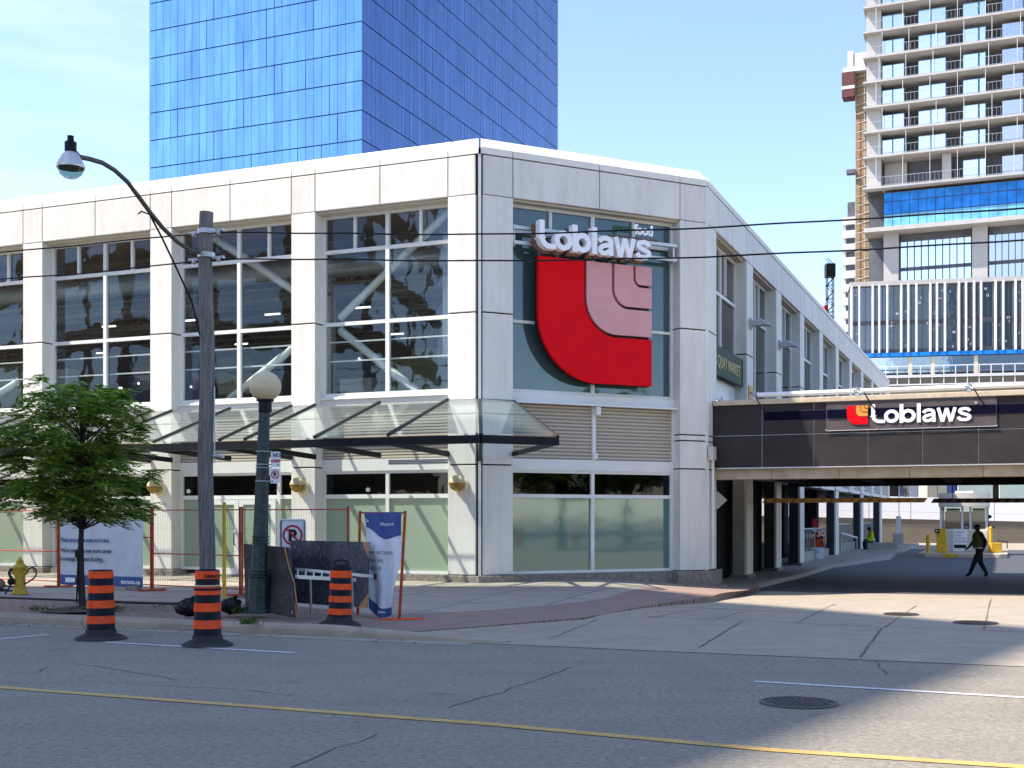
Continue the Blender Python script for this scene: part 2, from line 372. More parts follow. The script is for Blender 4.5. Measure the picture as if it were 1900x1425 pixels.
def arc(cx, cy, rx, ry, a0, a1, n=12):
    return [(cx+rx*math.cos(math.radians(a0+(a1-a0)*i/n)), cy+ry*math.sin(math.radians(a0+(a1-a0)*i/n))) for i in range(n+1)]
def ribbon(mb, pts, w, closed, fn, t, d0=0.0, mi=0):
    """stroke of width w along 2-D pts, fn(x,y,d)->world, thickness t"""
    n = len(pts); Lp = []; Rp = []
    for i in range(n):
        if closed: p0 = pts[(i-1) % n]; p1 = pts[(i+1) % n]; q0 = q1 = None
        else: p0 = pts[max(0, i-1)]; p1 = pts[min(n-1, i+1)]
        dx, dy = p1[0]-p0[0], p1[1]-p0[1]; l = math.hypot(dx, dy) or 1; nx, ny = -dy/l, dx/l
        # mitre length
        if 0 < i < n-1 or closed:
            a = pts[i]; e = (a[0]-p0[0], a[1]-p0[1]); le = math.hypot(*e) or 1; c = (-e[1]/le*nx+e[0]/le*ny); m = 1/max(.5, c)
        else: m = 1
        ww = w[i] if isinstance(w, list) else w
        Lp.append((pts[i][0]+nx*ww/2*m, pts[i][1]+ny*ww/2*m)); Rp.append((pts[i][0]-nx*ww/2*m, pts[i][1]-ny*ww/2*m))
    V = [fn(*p, d0) for p in Lp]+[fn(*p, d0) for p in Rp]+[fn(*p, d0+t) for p in Lp]+[fn(*p, d0+t) for p in Rp]
    fs = []
    for i in range(n if closed else n-1):
        j = (i+1) % n
        fs += [(i, j, n+j, n+i), (2*n+i, 3*n+i, 3*n+j, 2*n+j), (i, 2*n+i, 2*n+j, j), (n+i, n+j, 3*n+j, 3*n+i)]
    if not closed: fs += [(0, n, 3*n, 2*n), (n-1, 3*n-1, 4*n-1, 2*n-1)]
    mb.add(V, fs, mi)
def polyprism(mb, poly, fn, t, d0=0.0, mi=0):
    n = len(poly); V = [fn(*p, d0) for p in poly]+[fn(*p, d0+t) for p in poly]
    mb.add(V, [tuple(range(n)), tuple(range(2*n-1, n-1, -1))]+[(i, (i+1) % n, n+(i+1) % n, n+i) for i in range(n)], mi)
def wordmark(fn_at, t, mat, parent, scale=1.0, world=True, s=.215):
    """the heavy rounded word on the shop signs; fn_at(x, y, d) with cap height 1"""
    x = 0; out_ = []; h = s/2
    def ring(cx): return arc(cx, .375, .262, .272, 0, 360, 28)[:-1]
    def sig(*pts, n=8):
        P = []
        for i in range(len(pts)-1):
            p0 = pts[max(0, i-1)]; p1 = pts[i]; p2 = pts[i+1]; p3 = pts[min(len(pts)-1, i+2)]
            for k in range(n):
                u = k/n; P.append(tuple(.5*((2*p1[c])+(-p0[c]+p2[c])*u+(2*p0[c]-5*p1[c]+4*p2[c]-p3[c])*u*u+(-p0[c]+3*p1[c]-3*p2[c]+p3[c])*u**3) for c in (0, 1)))
        return P+[pts[-1]]
    glyphs = []
    glyphs.append(('l', [([(.11, 1.06), (.11, .42)]+arc(.42, .42, .31, .315, 180, 270, 8)+[(.66, .105)], False)], .60))
    glyphs.append(('o', [(ring(.37), True)], .72))
    glyphs.append(('b', [([(.11, 1.02), (.11, 0)], False), (ring(.42), True)], .80))
    glyphs.append(('l', [([(.11, 1.02), (.11, 0)], False)], .245))
    glyphs.append(('a', [(sig((.08, .50), (.16, .61), (.34, .655), (.50, .60), (.545, .47), (.545, .25), (.56, 0)), False), (sig((.52, .42), (.36, .385), (.18, .33), (.105, .21), (.18, .095), (.34, .09), (.50, .18), (.53, .26)), False)], .69))
    glyphs.append(('w', [([(.06, .75), (.25, .0)], False), ([(.25, 0), (.44, .72)], False), ([(.44, .72), (.63, 0)], False), ([(.63, 0), (.82, .75)], False)], .90))
    glyphs.append(('s', [(sig((.58, .53), (.50, .63), (.34, .665), (.17, .62), (.13, .51), (.22, .43), (.40, .36), (.55, .28), (.56, .17), (.46, .095), (.32, .08), (.14, .11), (.06, .23)), False)], .66))
    for nm, st, adv in glyphs:
        mb = MB()
        for i, (p, cl) in enumerate(st):
            wd = s*(.9 if nm in 'as' else .88 if nm == 'w' else 1)
            ribbon(mb, [(x+q[0], q[1]) for q in p], wd, cl, fn_at, t, d0=i*.0015*(1 if i % 2 else -1))
        out_.append(mb.build('letter', mat, parent, world)); x += adv
    return out_
def sheet(poly, zf, name, mat, step=1.0, label=None, kind='structure', parent=None, skirt=0):
    bm = bmesh.new(); vs = [bm.verts.new((p[0], p[1], 0)) for p in poly]; f = bm.faces.new(vs); bmesh.ops.triangulate(bm, faces=[f])
    ys = [p[1] for p in poly]; xs = [p[0] for p in poly]
    def cut(co, no): bmesh.ops.bisect_plane(bm, geom=bm.verts[:]+bm.edges[:]+bm.faces[:], plane_co=co, plane_no=no)
    y = 20
    while y < 60:
        if min(ys) < y < max(ys): cut((0, y, 0), (0, 1, 0))
        y += step
    x = -2
    while x < 8:
        if min(xs) < x < max(xs): cut((x, 0, 0), (1, 0, 0))
        x += step
    for v in bm.verts: v.co.z = zf(v.co.x, v.co.y)
    if skirt:
        be = [e for e in bm.edges if len(e.link_faces) == 1]
        for e in be:
            a, b = e.verts; c = bm.verts.new(b.co-Vector((0, 0, skirt))); d = bm.verts.new(a.co-Vector((0, 0, skirt))); bm.faces.new((a, b, c, d))
    bmesh.ops.recalc_face_normals(bm, faces=bm.faces)
    for f in bm.faces:
        if f.normal.z < -.1: f.normal_flip()
    me = bpy.data.meshes.new(name); bm.to_mesh(me); bm.free(); me.materials.append(MATS[mat])
    o = bpy.data.objects.new(name, me); COL.objects.link(o); o.parent = parent
    if kind: o['kind'] = kind
    return o
def strip(pts, w, zf, name, mat, parent=None, jag=0.0, label=None):
    """thin painted or cracked strip on the ground"""
    P = [Vector((p[0], p[1], 0)) for p in pts]; Q = []
    for a, b in zip(P, P[1:]):
        n = max(1, int((b-a).length/(.18 if jag else 1.0)))
        for i in range(n): Q.append(a+(b-a)*i/n)
    Q.append(P[-1]); V = []
    for i, q in enumerate(Q):
        t = (Q[min(i+1, len(Q)-1)]-Q[max(0, i-1)]).normalized(); nn = Vector((-t.y, t.x, 0))
        j = random.uniform(-jag, jag) if 0 < i < len(Q)-1 else 0; ww = w*(random.uniform(.35, 1.2) if jag else 1)
        for sgn in (1, -1):
            p = q+nn*(j+sgn*ww/2); V.append((p.x, p.y, zf(p.x, p.y)))
    mb = MB(); mb.add(V, [(2*i, 2*i+1, 2*i+3, 2*i+2) for i in range(len(Q)-1)])
    o = mb.build(name, mat, parent)
    for p in o.data.polygons:
        if p.normal.z < 0: p.flip()
    if parent is None: o['kind'] = 'structure'
    return o
# ------------------------------------------------------------------ site frames
Lx = Vector((-.9246, .381, 0)); Rx = Vector((.381, .9246, 0)); Dx = Vector((.8957, .4446, 0)); Nx = Vector((-.4446, .8957, 0))
A0 = Vector((-.757, 28.5, 0)); CLEN = 6.49; C0 = A0+Dx*CLEN
FL = frame(A0, Lx, Rx); FC = frame(A0, Dx, Nx); FR = frame(C0, Rx, Lx)
FB = frame(C0+Rx*.5, -Lx, Rx)
# ------------------------------------------------------------------ ground
def zr(x, y): return gz(x, y)
def street(o, u): return Vector((o[0]+u*.9246, o[1]-u*.381, 0))
E0 = (-8.1, 19.28)                                      # a point of the asphalt edge
gnd = sheet([(-900, -500), (1200, -500), (1200, 1500), (-900, 1500)], lambda x, y: gz(x, y)-.05, 'ground', 'concrete')
rd = sheet([street(E0, -120), street(E0, 120), street(E0, 120)-Rx*60, street(E0, -120)-Rx*60], lambda x, y: gz(x, y), 'road', 'asphalt', 4)
eA = street(E0, 6.9)
low = [G(900, 1163, 1), G(1084, 1147, 1), G(1194, 1126, 1), G(1321, 1108, 1), G(1400, 1087)]
upp = [G(680, 1140, 1), G(900, 1134, 1), G(1084, 1118, 1), G(1131, 1110, 1), G(1242, 1087, 1), G(1325, 1081, 1)]
k0 = street(E0, -60)+Rx*.20; kE = street(E0, 6.4)+Rx*.25
# concrete apron of the driveway, then asphalt beneath the bridge
bf = [FB(t, -.15, 0) for t in (-.6, 60)]
sheet([(p.x, p.y) for p in [street(E0, 5.6)-Rx*0, street(E0, 60), FB(60, .3, 0), FB(.6, .3, 0)]]+[(low[4].x, low[4].y), (low[3].x-.3, low[3].y-.0), (low[2].x-.3, low[2].y), (low[1].x, low[1].y-.3), (low[0].x, low[0].y-.1), (kE.x, kE.y)],
      lambda x, y: gz(x, y)+.006, 'driveway', 'concrete')
sheet([tuple(FB(-12, .3, 0))[:2], tuple(FB(60, .3, 0))[:2], tuple(FB(60, 40, 0))[:2], tuple(FB(-12, 40, 0))[:2]], lambda x, y: gz(x, y)+.002, 'driveway', 'asphalt_shaded')
# brick band behind the kerb that curves into the crossing
bandback = k0+Rx*2.3
sheet([(k0.x, k0.y), (kE.x, kE.y)]+[(p.x, p.y) for p in low]+[(C0.x+1.3, C0.y-.1), (C0.x+.3, C0.y-.9)]+[(p.x, p.y) for p in upp[::-1]]+[(bandback.x, bandback.y)],
      lambda x, y: gz(x, y)+sw(x, y)+.016, 'sidewalk', 'brick_pave', skirt=.2)
bb = FL(60, 1, 0)
sheet([(bandback.x, bandback.y)]+[(p.x, p.y) for p in upp]+[(C0.x+.3, C0.y-.9), (C0.x+.6, C0.y+.6), tuple(FC(3, .8, 0))[:2], tuple(FL(0, .8, 0))[:2], tuple(FL(64, .8, 0))[:2]],
      lambda x, y: gz(x, y)+sw(x, y)+.012, 'sidewalk', 'walk', skirt=.2)
# kerb
kb = MB(); FK = frame((E0[0], E0[1], 0), -Lx, Rx)
prof = [(.02, -.1), (.03, .09), (.06, .135), (.24, .150), (.24, -.1)]
for i in range(30):
    a = -60+2.2*i; 
    if a > 4.6: break
    kb.prism(FK, prof, a+.006, a+2.194)
kb.prism(FK, prof, 6.006, 6.006+.02) if False else None
n = len(prof); a0, a1 = -60+2.2*30, 8.6
P = [FK(6.0, b, z) for b, z in prof]+[FK(8.6, b+.1, min(z, .02+.0*b)) for b, z in prof]
kb.add(P, [tuple(range(n)), tuple(range(2*n-1, n-1, -1))]+[(i, (i+1) % n, n+(i+1) % n, n+i) for i in range(n)])
ko = kb.build('kerb', 'concrete'); ko['kind'] = 'structure'
# worn concrete gutter
sheet([tuple(FK(-60, -.32, 0))[:2], tuple(FK(8.2, -.30, 0))[:2], tuple(FK(8.2, .0, 0))[:2], tuple(FK(-60, .03, 0))[:2]], lambda x, y: gz(x, y)+.004, 'gutter', 'walk')
# markings
mz = lambda x, y: gz(x, y)+.006
def gp(u, v): g = G(u, v); return (g.x, g.y)
strip([gp(-500, 1243), gp(0, 1276), gp(900, 1343.7), gp(1426, 1392), gp(1900, 1424), gp(3800, 1575)], .13, mz, 'lane_marking', 'line_yellow')
strip([gp(1400, 1265), gp(1900, 1295), gp(2300, 1321)], .10, mz, 'lane_marking', 'line_white')
strip([gp(195, 1192), gp(546, 1212)], .10, mz, 'lane_marking', 'line_white')
strip([gp(-60, 1192), gp(90, 1178)], .10, mz, 'lane_marking', 'line_white')
strip([gp(1240, 1125), gp(1480, 1136)], .16, lambda x, y: gz(x, y)+.012, 'lane_marking', 'line_faint')
for pts in ([(0, 1217), (70, 1212), (140, 1200)], [(115, 1228), (175, 1236), (230, 1245), (330, 1262)], [(60, 1250), (90, 1238)], [(830, 1314), (930, 1285), (990, 1262), (1060, 1238)],
            [(540, 1424), (600, 1398), (660, 1378), (700, 1362)], [(1625, 1222), (1630, 1240), (1645, 1252)], [(1760, 1352), (1790, 1358)], [(1420, 1238), (1440, 1248)], [(230, 1268), (420, 1278), (560, 1292)], [(1500, 1330), (1560, 1320)]):
    strip([gp(*p) for p in pts], .016, lambda x, y: gz(x, y)+.004, 'road_crack', 'asphalt_crack', jag=.035)
for pts, w in (([(1152, 1142), (1500, 1158), (1900, 1174)], .03), ([(1376, 1154), (1297, 1203)], .03), ([(1636, 1166), (1596, 1221)], .035), ([(1840, 1112), (1826, 1170)], .03), ([(1550, 1122), (1480, 1156)], .025), ([(1700, 1125), (1640, 1166)], .025),
               ([(1110, 1150), (1020, 1186)], .02), ([(1300, 1130), (1200, 1148)], .02), ([(1380, 1135), (1330, 1150)], .02)):
    strip([gp(*p) for p in pts], w, lambda x, y: gz(x, y)+.012, 'pavement_joint', 'joint_line', jag=.008)
def manhole(u, v, r, name, label, dz, mat='iron'):
    c = G(u, v); t = thing(name, label, 'manhole cover', (c.x, c.y, c.z+dz), 'manhole covers')
    mb = MB(); mb.lathe([(r*1.12, 0), (r*1.12, .012), (r*1.0, .014), (r*1.0, .006)], 32); mb.build('rim', mat, t, world=False)
    mb = MB(); mb.lathe([(r*.985, 0), (r*.985, .009), (1e-5, .009)], 32)
    q = int(r/.055)
    for i in range(-q, q+1):
        for j in range(-q, q+1):
            x, y = i*.055, j*.055
            if x*x+y*y < (r*.9)**2: mb.box(W3, x-.016, x+.016, y-.016, y+.016, .009, .018)
    mb.build('lid', [mat], t, world=False)
manhole(1482, 1305, .31, 'manhole_cover', 'round iron manhole cover in the dark asphalt lane below the white dash', .002)
manhole(1810, 1157, .30, 'manhole_cover', 'dark round manhole cover in the concrete driveway apron nearest the right edge', .012)
manhole(1672, 1141, .26, 'manhole_cover', 'yellowish worn manhole cover in the driveway apron, left of the dark one', .012)
pm('rafter', (.035, .037, .038), .5)
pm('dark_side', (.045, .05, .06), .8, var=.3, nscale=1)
# ------------------------------------------------------------------ the white corner building
BLD = thing('store_building', 'long white panelled two storey store building with a cut-off glazed corner and a glass awning', 'building', (A0.x, A0.y, 0))
def flip(fr): return fr
COLS_L = [(.11, .823)]+[(4.466+4.35*i, 5.155+4.35*i) for i in range(8)]
ZT, ZF, ZM, ZG, ZB = 10.19, 9.26, 6.49, 2.91, .302
pp = MB()     # pillar cladding is one part per pillar
def pillar(fr, a0, a1, grooves, zb, dep=.5, zt=ZF, name='pillar'):
    m = MB(); zs = [zb]+grooves+[zt]
    for z0, z1 in zip(zs, zs[1:]): m.box(fr, a0, a1, 0, dep, z0+.016, z1-.016)
    m.box(fr, a0+.03, a1-.03, .03, dep-.02, zb, zt, 1)
    return m.build(name, ['panel', 'joint'], BLD, bevel=.012)
for a0, a1 in COLS_L:
    pillar(FL, a0, a1, [ZG, ZM], ZB)
    m = MB(); m.box(FL, a0-.12, a1+.12, -.12, .5, -.3, ZB); m.build('plinth', 'stone', BLD, bevel=.02)
# corner pillars of the chamfer
pillar(FC, .09, .874, [ZG, ZM], ZB); pillar(FC, 5.626, CLEN-.04, [ZG, 3.63, 3.78, ZM], ZB)
for s0, s1 in ((-.1, 1.02), (5.5, CLEN+.08)):
    m = MB(); m.box(FC, s0, s1, -.13, .5, -.4, ZB); m.build('plinth', 'stone', BLD, bevel=.02)
m = MB(); m.box(FC, 1.02, 5.5, .18, .5, -.3, ZB); m.build('plinth', 'stone', BLD)
# recessed corner strips
for c_, nm in ((A0, 0), (C0, 1)):
    d = (Rx+Nx).normalized() if nm == 0 else (Nx+Lx).normalized(); px = Vector((d.y, -d.x, 0)); fr = frame(c_, px, d)
    m = MB(); m.box(fr, -.15, .15, .10, .4, ZB, ZT, 1); m.box(fr, -.035, .035, .035, .2, ZB, ZT, 0) if nm == 0 else m.box(fr, -.06, .06, .03, .2, ZB, ZT, 0); m.build('corner_strip', ['frame_white', 'joint'], BLD)
# fascia and coping
def fascia(fr, cuts, end0=0, end1=0, mi0=0, mi1=0):
    m = MB(); c = MB(); n = len(cuts)-1
    for i in range(n):
        a0, a1 = cuts[i]+.012, cuts[i+1]-.012
        m.box(fr, a0, a1, 0, .1, ZF+.0, ZT-.016)
        s0 = mi0 if i == 0 else 0; s1 = mi1 if i == n-1 else 0
        c.prism(fr, [(0, ZT+.016), (0, 10.36), (.28, 10.64), (.9, 10.64), (.9, ZT+.016)], a0+(end0 if i == 0 else 0), a1+(end1 if i == n-1 else 0), sk0=s0, sk1=s1)
    m.box(fr, cuts[0], cuts[-1], .101, .45, ZF+.02, ZT+.1, 1)
    m.build('fascia', ['panel', 'joint'], BLD, bevel=.01); c.build('coping', 'coping', BLD)
cl = [.11]
for i, (a0, a1) in enumerate(COLS_L):
    if i: cl += [(cl[-1]+a0)/2, a0]
    cl.append(a1)
fascia(FL, cl, end0=-.09, mi0=.4536)
fascia(FC, [.09, .874, 3.25, 5.626, CLEN-.04], end0=-.07, end1=.03, mi0=.4536, mi1=-.376)
COLS_R = [(.06, .95)]+[(4.92+4.87*i, 5.86+4.87*i) for i in range(10)]
cr_ = [.06]
for i, (a0, a1) in enumerate(COLS_R):
    if i: cr_ += [(cr_[-1]+a0)/2, a0]
    cr_.append(a1)
fascia(FR, cr_, end0=-.05, mi0=.376)
REND = COLS_R[-1][1]; LEND = COLS_L[-1][1]
# soffits over the window recesses
m = MB(); m.box(FL, .1, LEND, .1, .5, ZF-.06, ZF-.004); m.box(FC, .1, CLEN-.1, .1, .5, ZF-.06, ZF-.004); m.box(FR, .1, REND, .1, .5, ZF-.06, ZF-.004); m.build('soffit', 'soffit', BLD)
# windows
def window(fr, a0, a1, z0, z1, b, vs, hs, glassm, fw=.07, mid=.09, dep=.10, thin=(), name='window', frm='frame_white', panes=None):
    """vs: (a, za, zb) mullions; hs: (z, aa, ab, width) transoms"""
    m = MB()
    m.box(fr, a0, a0+fw, b, b+dep, z0, z1); m.box(fr, a1-fw, a1, b, b+dep, z0, z1)
    m.box(fr, a0+fw, a1-fw, b, b+dep, z0, z0+fw); m.box(fr, a0+fw, a1-fw, b, b+dep, z1-fw, z1)
    for z, w in hs: m.box(fr, a0+fw, a1-fw, b-.004, b+dep-.004, z-w/2, z+w/2)
    for a, za, zb, w in vs: m.box(fr, a-w/2, a+w/2, b-.007, b+dep-.007, za, zb)
    for z, aa, ab in thin: m.box(fr, aa, ab, b+dep+.03, b+dep+.07, z-.018, z+.018)
    wn = m.build(name, frm, BLD)
    if panes is None: panes = [(z0, z1, glassm)]
    for za, zb, gm in panes:
        p = MB(); p.quad(fr(a0+.01, b+.06, za), fr(a1-.01, b+.06, za), fr(a1-.01, b+.06, zb), fr(a0+.01, b+.06, zb)); p.build('pane', gm, wn)
    return wn
for i in range(len(COLS_L)-1):
    a0 = COLS_L[i][1]; a1 = COLS_L[i+1][0]; c = (a0+a1)/2; q = (a1-a0)/4
    window(FL, a0, a1, 4.69, 9.2, .38, [(c, 4.76, 9.13, .10), (c-q, 8.34, 9.13, .07), (c+q, 8.34, 9.13, .07)], [(8.30, .09), (ZM, .09)], 'glass_upper',
           thin=[(6.06, a0, a1), (5.58, a0, a1)])
    m = MB(); m.box(FL, a0, a1, .30, .5, 4.44, 4.685); m.box(FL, a0, a1, .24, .30, 4.60, 4.66); m.build('sill', 'frame_white', BLD)
    # ribbed siding
    m = MB(); z = 3.12
    while z < 4.43: m.prism(FL, [(.40, z), (.365, z+.02), (.365, z+.052), (.40, z+.07), (.46, z+.07), (.46, z)], a0, a1); z += .074
    m.build('siding', 'siding', BLD)
    m = MB(); m.box(FL, a0, a1, .34, .5, 2.82, 3.11)
    if i == 0:
        for z in (2.98, 3.02, 3.06): m.box(FL, a0, c-.05, .33, .345, z, z+.012, 1)
    m.build('spandrel', ['frame_white', 'joint'], BLD)
    if i == 1:
        # entrance bay: side lights with double doors between
        d0, d1 = a0+.62, a1-.72
        window(FL, a0, a1, .30, 2.82, .38, [(d0, .35, 2.75, .09), (d1, .35, 2.75, .09)], [(2.19, .10)], None, panes=[(.36, 2.14, 'glass_film'), (2.24, 2.75, 'glass_dark')])
        dm = (d0+d1)/2
        for x0, x1 in ((d0+.05, dm-.01), (dm+.01, d1-.05)):
            m = MB(); f = .13
            m.box(FL, x0, x0+f, .30, .36, .14, 2.13); m.box(FL, x1-f, x1, .30, .36, .14, 2.13); m.box(FL, x0+f, x1-f, .30, .36, .14, .36); m.box(FL, x0+f, x1-f, .30, .36, 2.0, 2.13)
            d = m.build('door', 'frame_white', BLD)
            p = MB(); p.quad(FL(x0+f, .33, .36), FL(x1-f, .33, .36), FL(x1-f, .33, 2.0), FL(x0+f, .33, 2.0)); p.build('pane', 'glass_film', d)
            hx = x1-.09 if x1 < dm else x0+.09
            h = MB(); h.tube([FL(hx, .30, .95), FL(hx, .24, .97), FL(hx, .24, 1.25), FL(hx, .30, 1.27)], .015, 6); h.build('handle', 'black_metal', d)
    else:
        window(FL, a0, a1, .30, 2.82, .38, [(c, .35, 2.75, .09)], [(2.19, .10)], None, panes=[(.36, 2.14, 'glass_film'), (2.24, 2.75, 'glass_dark')])
    m = MB(); m.box(FL, a0+.12, a1-.12, .12, .5, -.2, .295) if i != 1 else m.box(FL, a0+.12, a1-.12, .25, .5, -.2, .20); m.build('plinth', 'stone', BLD)
# chamfer windows
a0, a1 = .874, 5.626; c = (a0+a1)/2; q = (a1-a0)/4
window(FC, a0, a1, 4.69, 9.2, .33, [(c, 4.76, 9.13, .10), (c-q, 8.6, 9.13, .07), (c+q, 8.6, 9.13, .07)], [(8.55, .08), (ZM-.1, .07)], 'glass_teal', thin=[(5.9, a0, c), (5.35, a0, a1)])
m = MB(); m.box(FC, a0, a1, .26, .5, 4.44, 4.685); m.box(FC, a0, a1, .12, .30, 4.42, 4.47); m.build('sill', 'frame_white', BLD)
for s0, s1 in ((a0, c-.05), (c+.05, a1-.06)):
    m = MB(); z = 3.10
    while z < 4.40: m.prism(FC, [(.36, z), (.315, z+.03), (.315, z+.062), (.36, z+.085), (.44, z+.085), (.44, z)], s0, s1); z += .088
    m.build('siding', 'siding', BLD)
m = MB(); m.box(FC, a1-.06, a1, .26, .44, 3.09, 4.44); m.build('siding_post', 'frame_white', BLD)
m = MB(); m.box(FC, c-.05, c+.05, .26, .44, 3.09, 4.44); m.box(FC, c-.02, c+.10, .10, .27, 4.20, 4.40); m.box(FC, c-.03, c+.08, .22, .27, 3.12, 3.26); m.build('siding_post', 'frame_white', BLD)
m = MB(); m.box(FC, a0, a1, .30, .5, 2.82, 3.09); m.build('spandrel', 'frame_white', BLD)
window(FC, a0, a1, .30, 2.82, .33, [(c, .35, 2.75, .09)], [(2.19, .09)], None, panes=[(.36, 2.14, 'glass_film_teal'), (2.24, 2.75, 'glass_dark')])
# upper windows of the right-hand side
for i in range(len(COLS_R)-1):
    a0 = COLS_R[i][1]; a1 = COLS_R[i+1][0]; c = (a0+a1)/2; q = (a1-a0)/4
    zs = 5.55 if i == 0 else 4.95
    window(FR, a0, a1, zs, 9.2, .33, [(c, zs+.05, 9.13, .09)]+[(a0+(a1-a0)*k/3, 8.0, 9.13, .0701) for k in (1, 2)], [(7.9, .09)], 'glass_right')
    if i:
        m = MB(); z = 3.0
        while z < 4.9: m.prism(FR, [(.38, z), (.28, z+.03), (.28, z+.05), (.38, z+.17), (.44, z+.17), (.44, z)], a0, a1); z += .178
        m.build('louvre', 'frame_white', BLD)
for i, (a0, a1) in enumerate(COLS_R):
    pillar(FR, a0, a1, [6.49] if i else [ZG, 3.63, 3.78, ZM], 2.86 if i else ZB, .5)
    if i:
        if i not in (1, 2, 3, 5, 7, 9): continue
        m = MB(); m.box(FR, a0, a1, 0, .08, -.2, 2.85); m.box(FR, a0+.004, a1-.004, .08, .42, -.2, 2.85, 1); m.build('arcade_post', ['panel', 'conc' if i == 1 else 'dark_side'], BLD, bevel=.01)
    if i in (1, 2, 3, 5, 7, 9):
        m = MB(); m.box(FR, a0-.04, a1+.04, -.06, .5, -.6, -.02); m.build('plinth', 'stone', BLD)
    else:
        m = MB(); m.box(FR, a0-.1, a1+.1, -.13, .6, -.4, ZB); m.build('plinth', 'stone', BLD)
# band of blank panels above the arcade
m = MB(); m.box(FR, COLS_R[1][1], REND, .05, .5, 2.86, 3.02); m.box(FR, .95, REND, .5, .7, 2.9, 4.4, 0); m.build('arcade_band', 'panel', BLD)
# upper entrance on the bridge deck with its sign board
a0, a1 = COLS_R[0][1], COLS_R[1][0]
m = MB(); m.box(FR, a0, a1, .34, .42, 4.3, 5.55); m.build('door_surround', 'frame_white', BLD)
for x0, x1 in ((1.1, 1.75), (1.8, 2.75), (3.0, 3.9)):
    m = MB(); m.box(FR, x0, x0+.09, .29, .335, 3.3, 5.05); m.box(FR, x1-.09, x1, .29, .335, 3.3, 5.05); m.box(FR, x0+.09, x1-.09, .29, .335, 4.94, 5.05)
    d = m.build('door', 'frame_white', BLD); p = MB(); p.quad(FR(x0+.09, .32, 3.3), FR(x1-.09, .32, 3.3), FR(x1-.09, .32, 4.94), FR(x0+.09, .32, 4.94)); p.build('pane', 'glass_far', d)
# interior behind the glass: floors, back wall, roof trusses, braces
def fan(name, mat, *pts, z): m = MB(); m.quad(*[Vector((p.x, p.y, z)) for p in pts]); return m.build(name, mat, BLD)
pin = [FL(LEND, .5, 0), FL(.3, .5, 0), FC(.4, .5, 0), FC(CLEN-.3, .5, 0), FR(.6, .5, 0), FR(REND, .55, 0), FR(REND, 26, 0)]
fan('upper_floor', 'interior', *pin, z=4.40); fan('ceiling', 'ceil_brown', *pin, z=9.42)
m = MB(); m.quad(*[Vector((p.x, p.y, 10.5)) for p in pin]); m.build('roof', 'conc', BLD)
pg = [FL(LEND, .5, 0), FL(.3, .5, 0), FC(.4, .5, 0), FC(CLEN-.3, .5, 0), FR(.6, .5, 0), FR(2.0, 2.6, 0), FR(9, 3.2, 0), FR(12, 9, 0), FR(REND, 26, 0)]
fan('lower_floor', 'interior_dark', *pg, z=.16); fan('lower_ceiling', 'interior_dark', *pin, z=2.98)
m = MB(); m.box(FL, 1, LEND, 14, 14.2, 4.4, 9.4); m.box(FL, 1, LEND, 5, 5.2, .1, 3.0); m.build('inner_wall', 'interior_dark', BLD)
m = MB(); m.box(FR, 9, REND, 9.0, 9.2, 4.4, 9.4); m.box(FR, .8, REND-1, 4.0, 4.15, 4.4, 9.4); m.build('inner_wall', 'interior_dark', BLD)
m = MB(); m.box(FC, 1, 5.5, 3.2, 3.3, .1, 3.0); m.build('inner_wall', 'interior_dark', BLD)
m = MB()
for i in range(9):
    b = 3.0+i*1.3
    for z in (9.25, 8.1): m.tube([FL(1, b, z), FL(30, b, z)], .05, 4)
    for j in range(14):
        a = 1+j*2.1; m.tube([FL(a, b, 8.1), FL(a+1.05, b, 9.25), FL(a+2.1, b, 8.1)], .035, 4)
for j in range(7):
    a = 1+j*4.35; m.tube([FL(a, .8, 8.7), FL(a+1.5, 14, 8.7)], .07, 4)
m.build('roof_truss', 'truss', BLD)
def brace(a0, z0, a1, z1, b=1.0, w=.11):
    m = MB(); m.tube([FL(a0, b, z0), FL(a1, b, z1)], w, 4); m.build('brace', 'brace_paint', BLD)
brace(1.7, 4.45, 4.35, 6.45); brace(4.35, 6.75, 1.25, 9.2)
brace(8.3, 4.45, 5.3, 6.35); brace(5.3, 7.3, 8.3, 9.2)
brace(17.6, 4.45, 15.0, 5.6)
m = MB()
for b_ in (4.2, 6.5, 9.0):
    for a_ in range(1, 17, 3): m.box(FL, a_+b_*.3, a_+b_*.3+.5, b_, b_+.06, 7.6, 7.64)
m.build('strip_light', 'lamp_glow', BLD)
m = MB()
for b_ in (2.2, 5.4, 8.8): m.tube([FL(.8, b_, 8.35), FL(30, b_, 8.35)], .28, 12)
m.build('duct', 'galv', BLD)
m = MB(); rg_ = random.Random(4)
for k in range(40): a_ = rg_.uniform(.8, 17); b_ = rg_.uniform(2.5, 9); m.box(FL, a_, a_+rg_.uniform(.6, 1.6), b_, b_+.5, 4.41, 4.41+rg_.uniform(.9, 2.0), rg_.randint(0, 3))
m.build('store_shelving', ['booth_beige', 'vest_olive', 'interior_dark', 'banner_blue'], BLD)
m = MB(); m.box(FL, 2.15, 2.4, 3.0, 3.3, 4.4, 9.2); m.box(FL, 7, 7.25, 5, 5.3, 4.4, 9.2); m.build('inner_column', 'brace_paint', BLD)
m = MB()
for i in range(26): m.sphere(FL(random.uniform(1, 17), random.uniform(2, 9), random.choice((5.6, 6.1, 5.2))), .035, 6, 4)
for a_, b_ in ((1.5, 2), (4.2, 2.2), (7.2, 1.6), (9.8, 2)): m.sphere(FL(a_, b_, 2.4), .06, 8, 5)
m.build('ceiling_spotlight', 'lamp_glow', BLD)
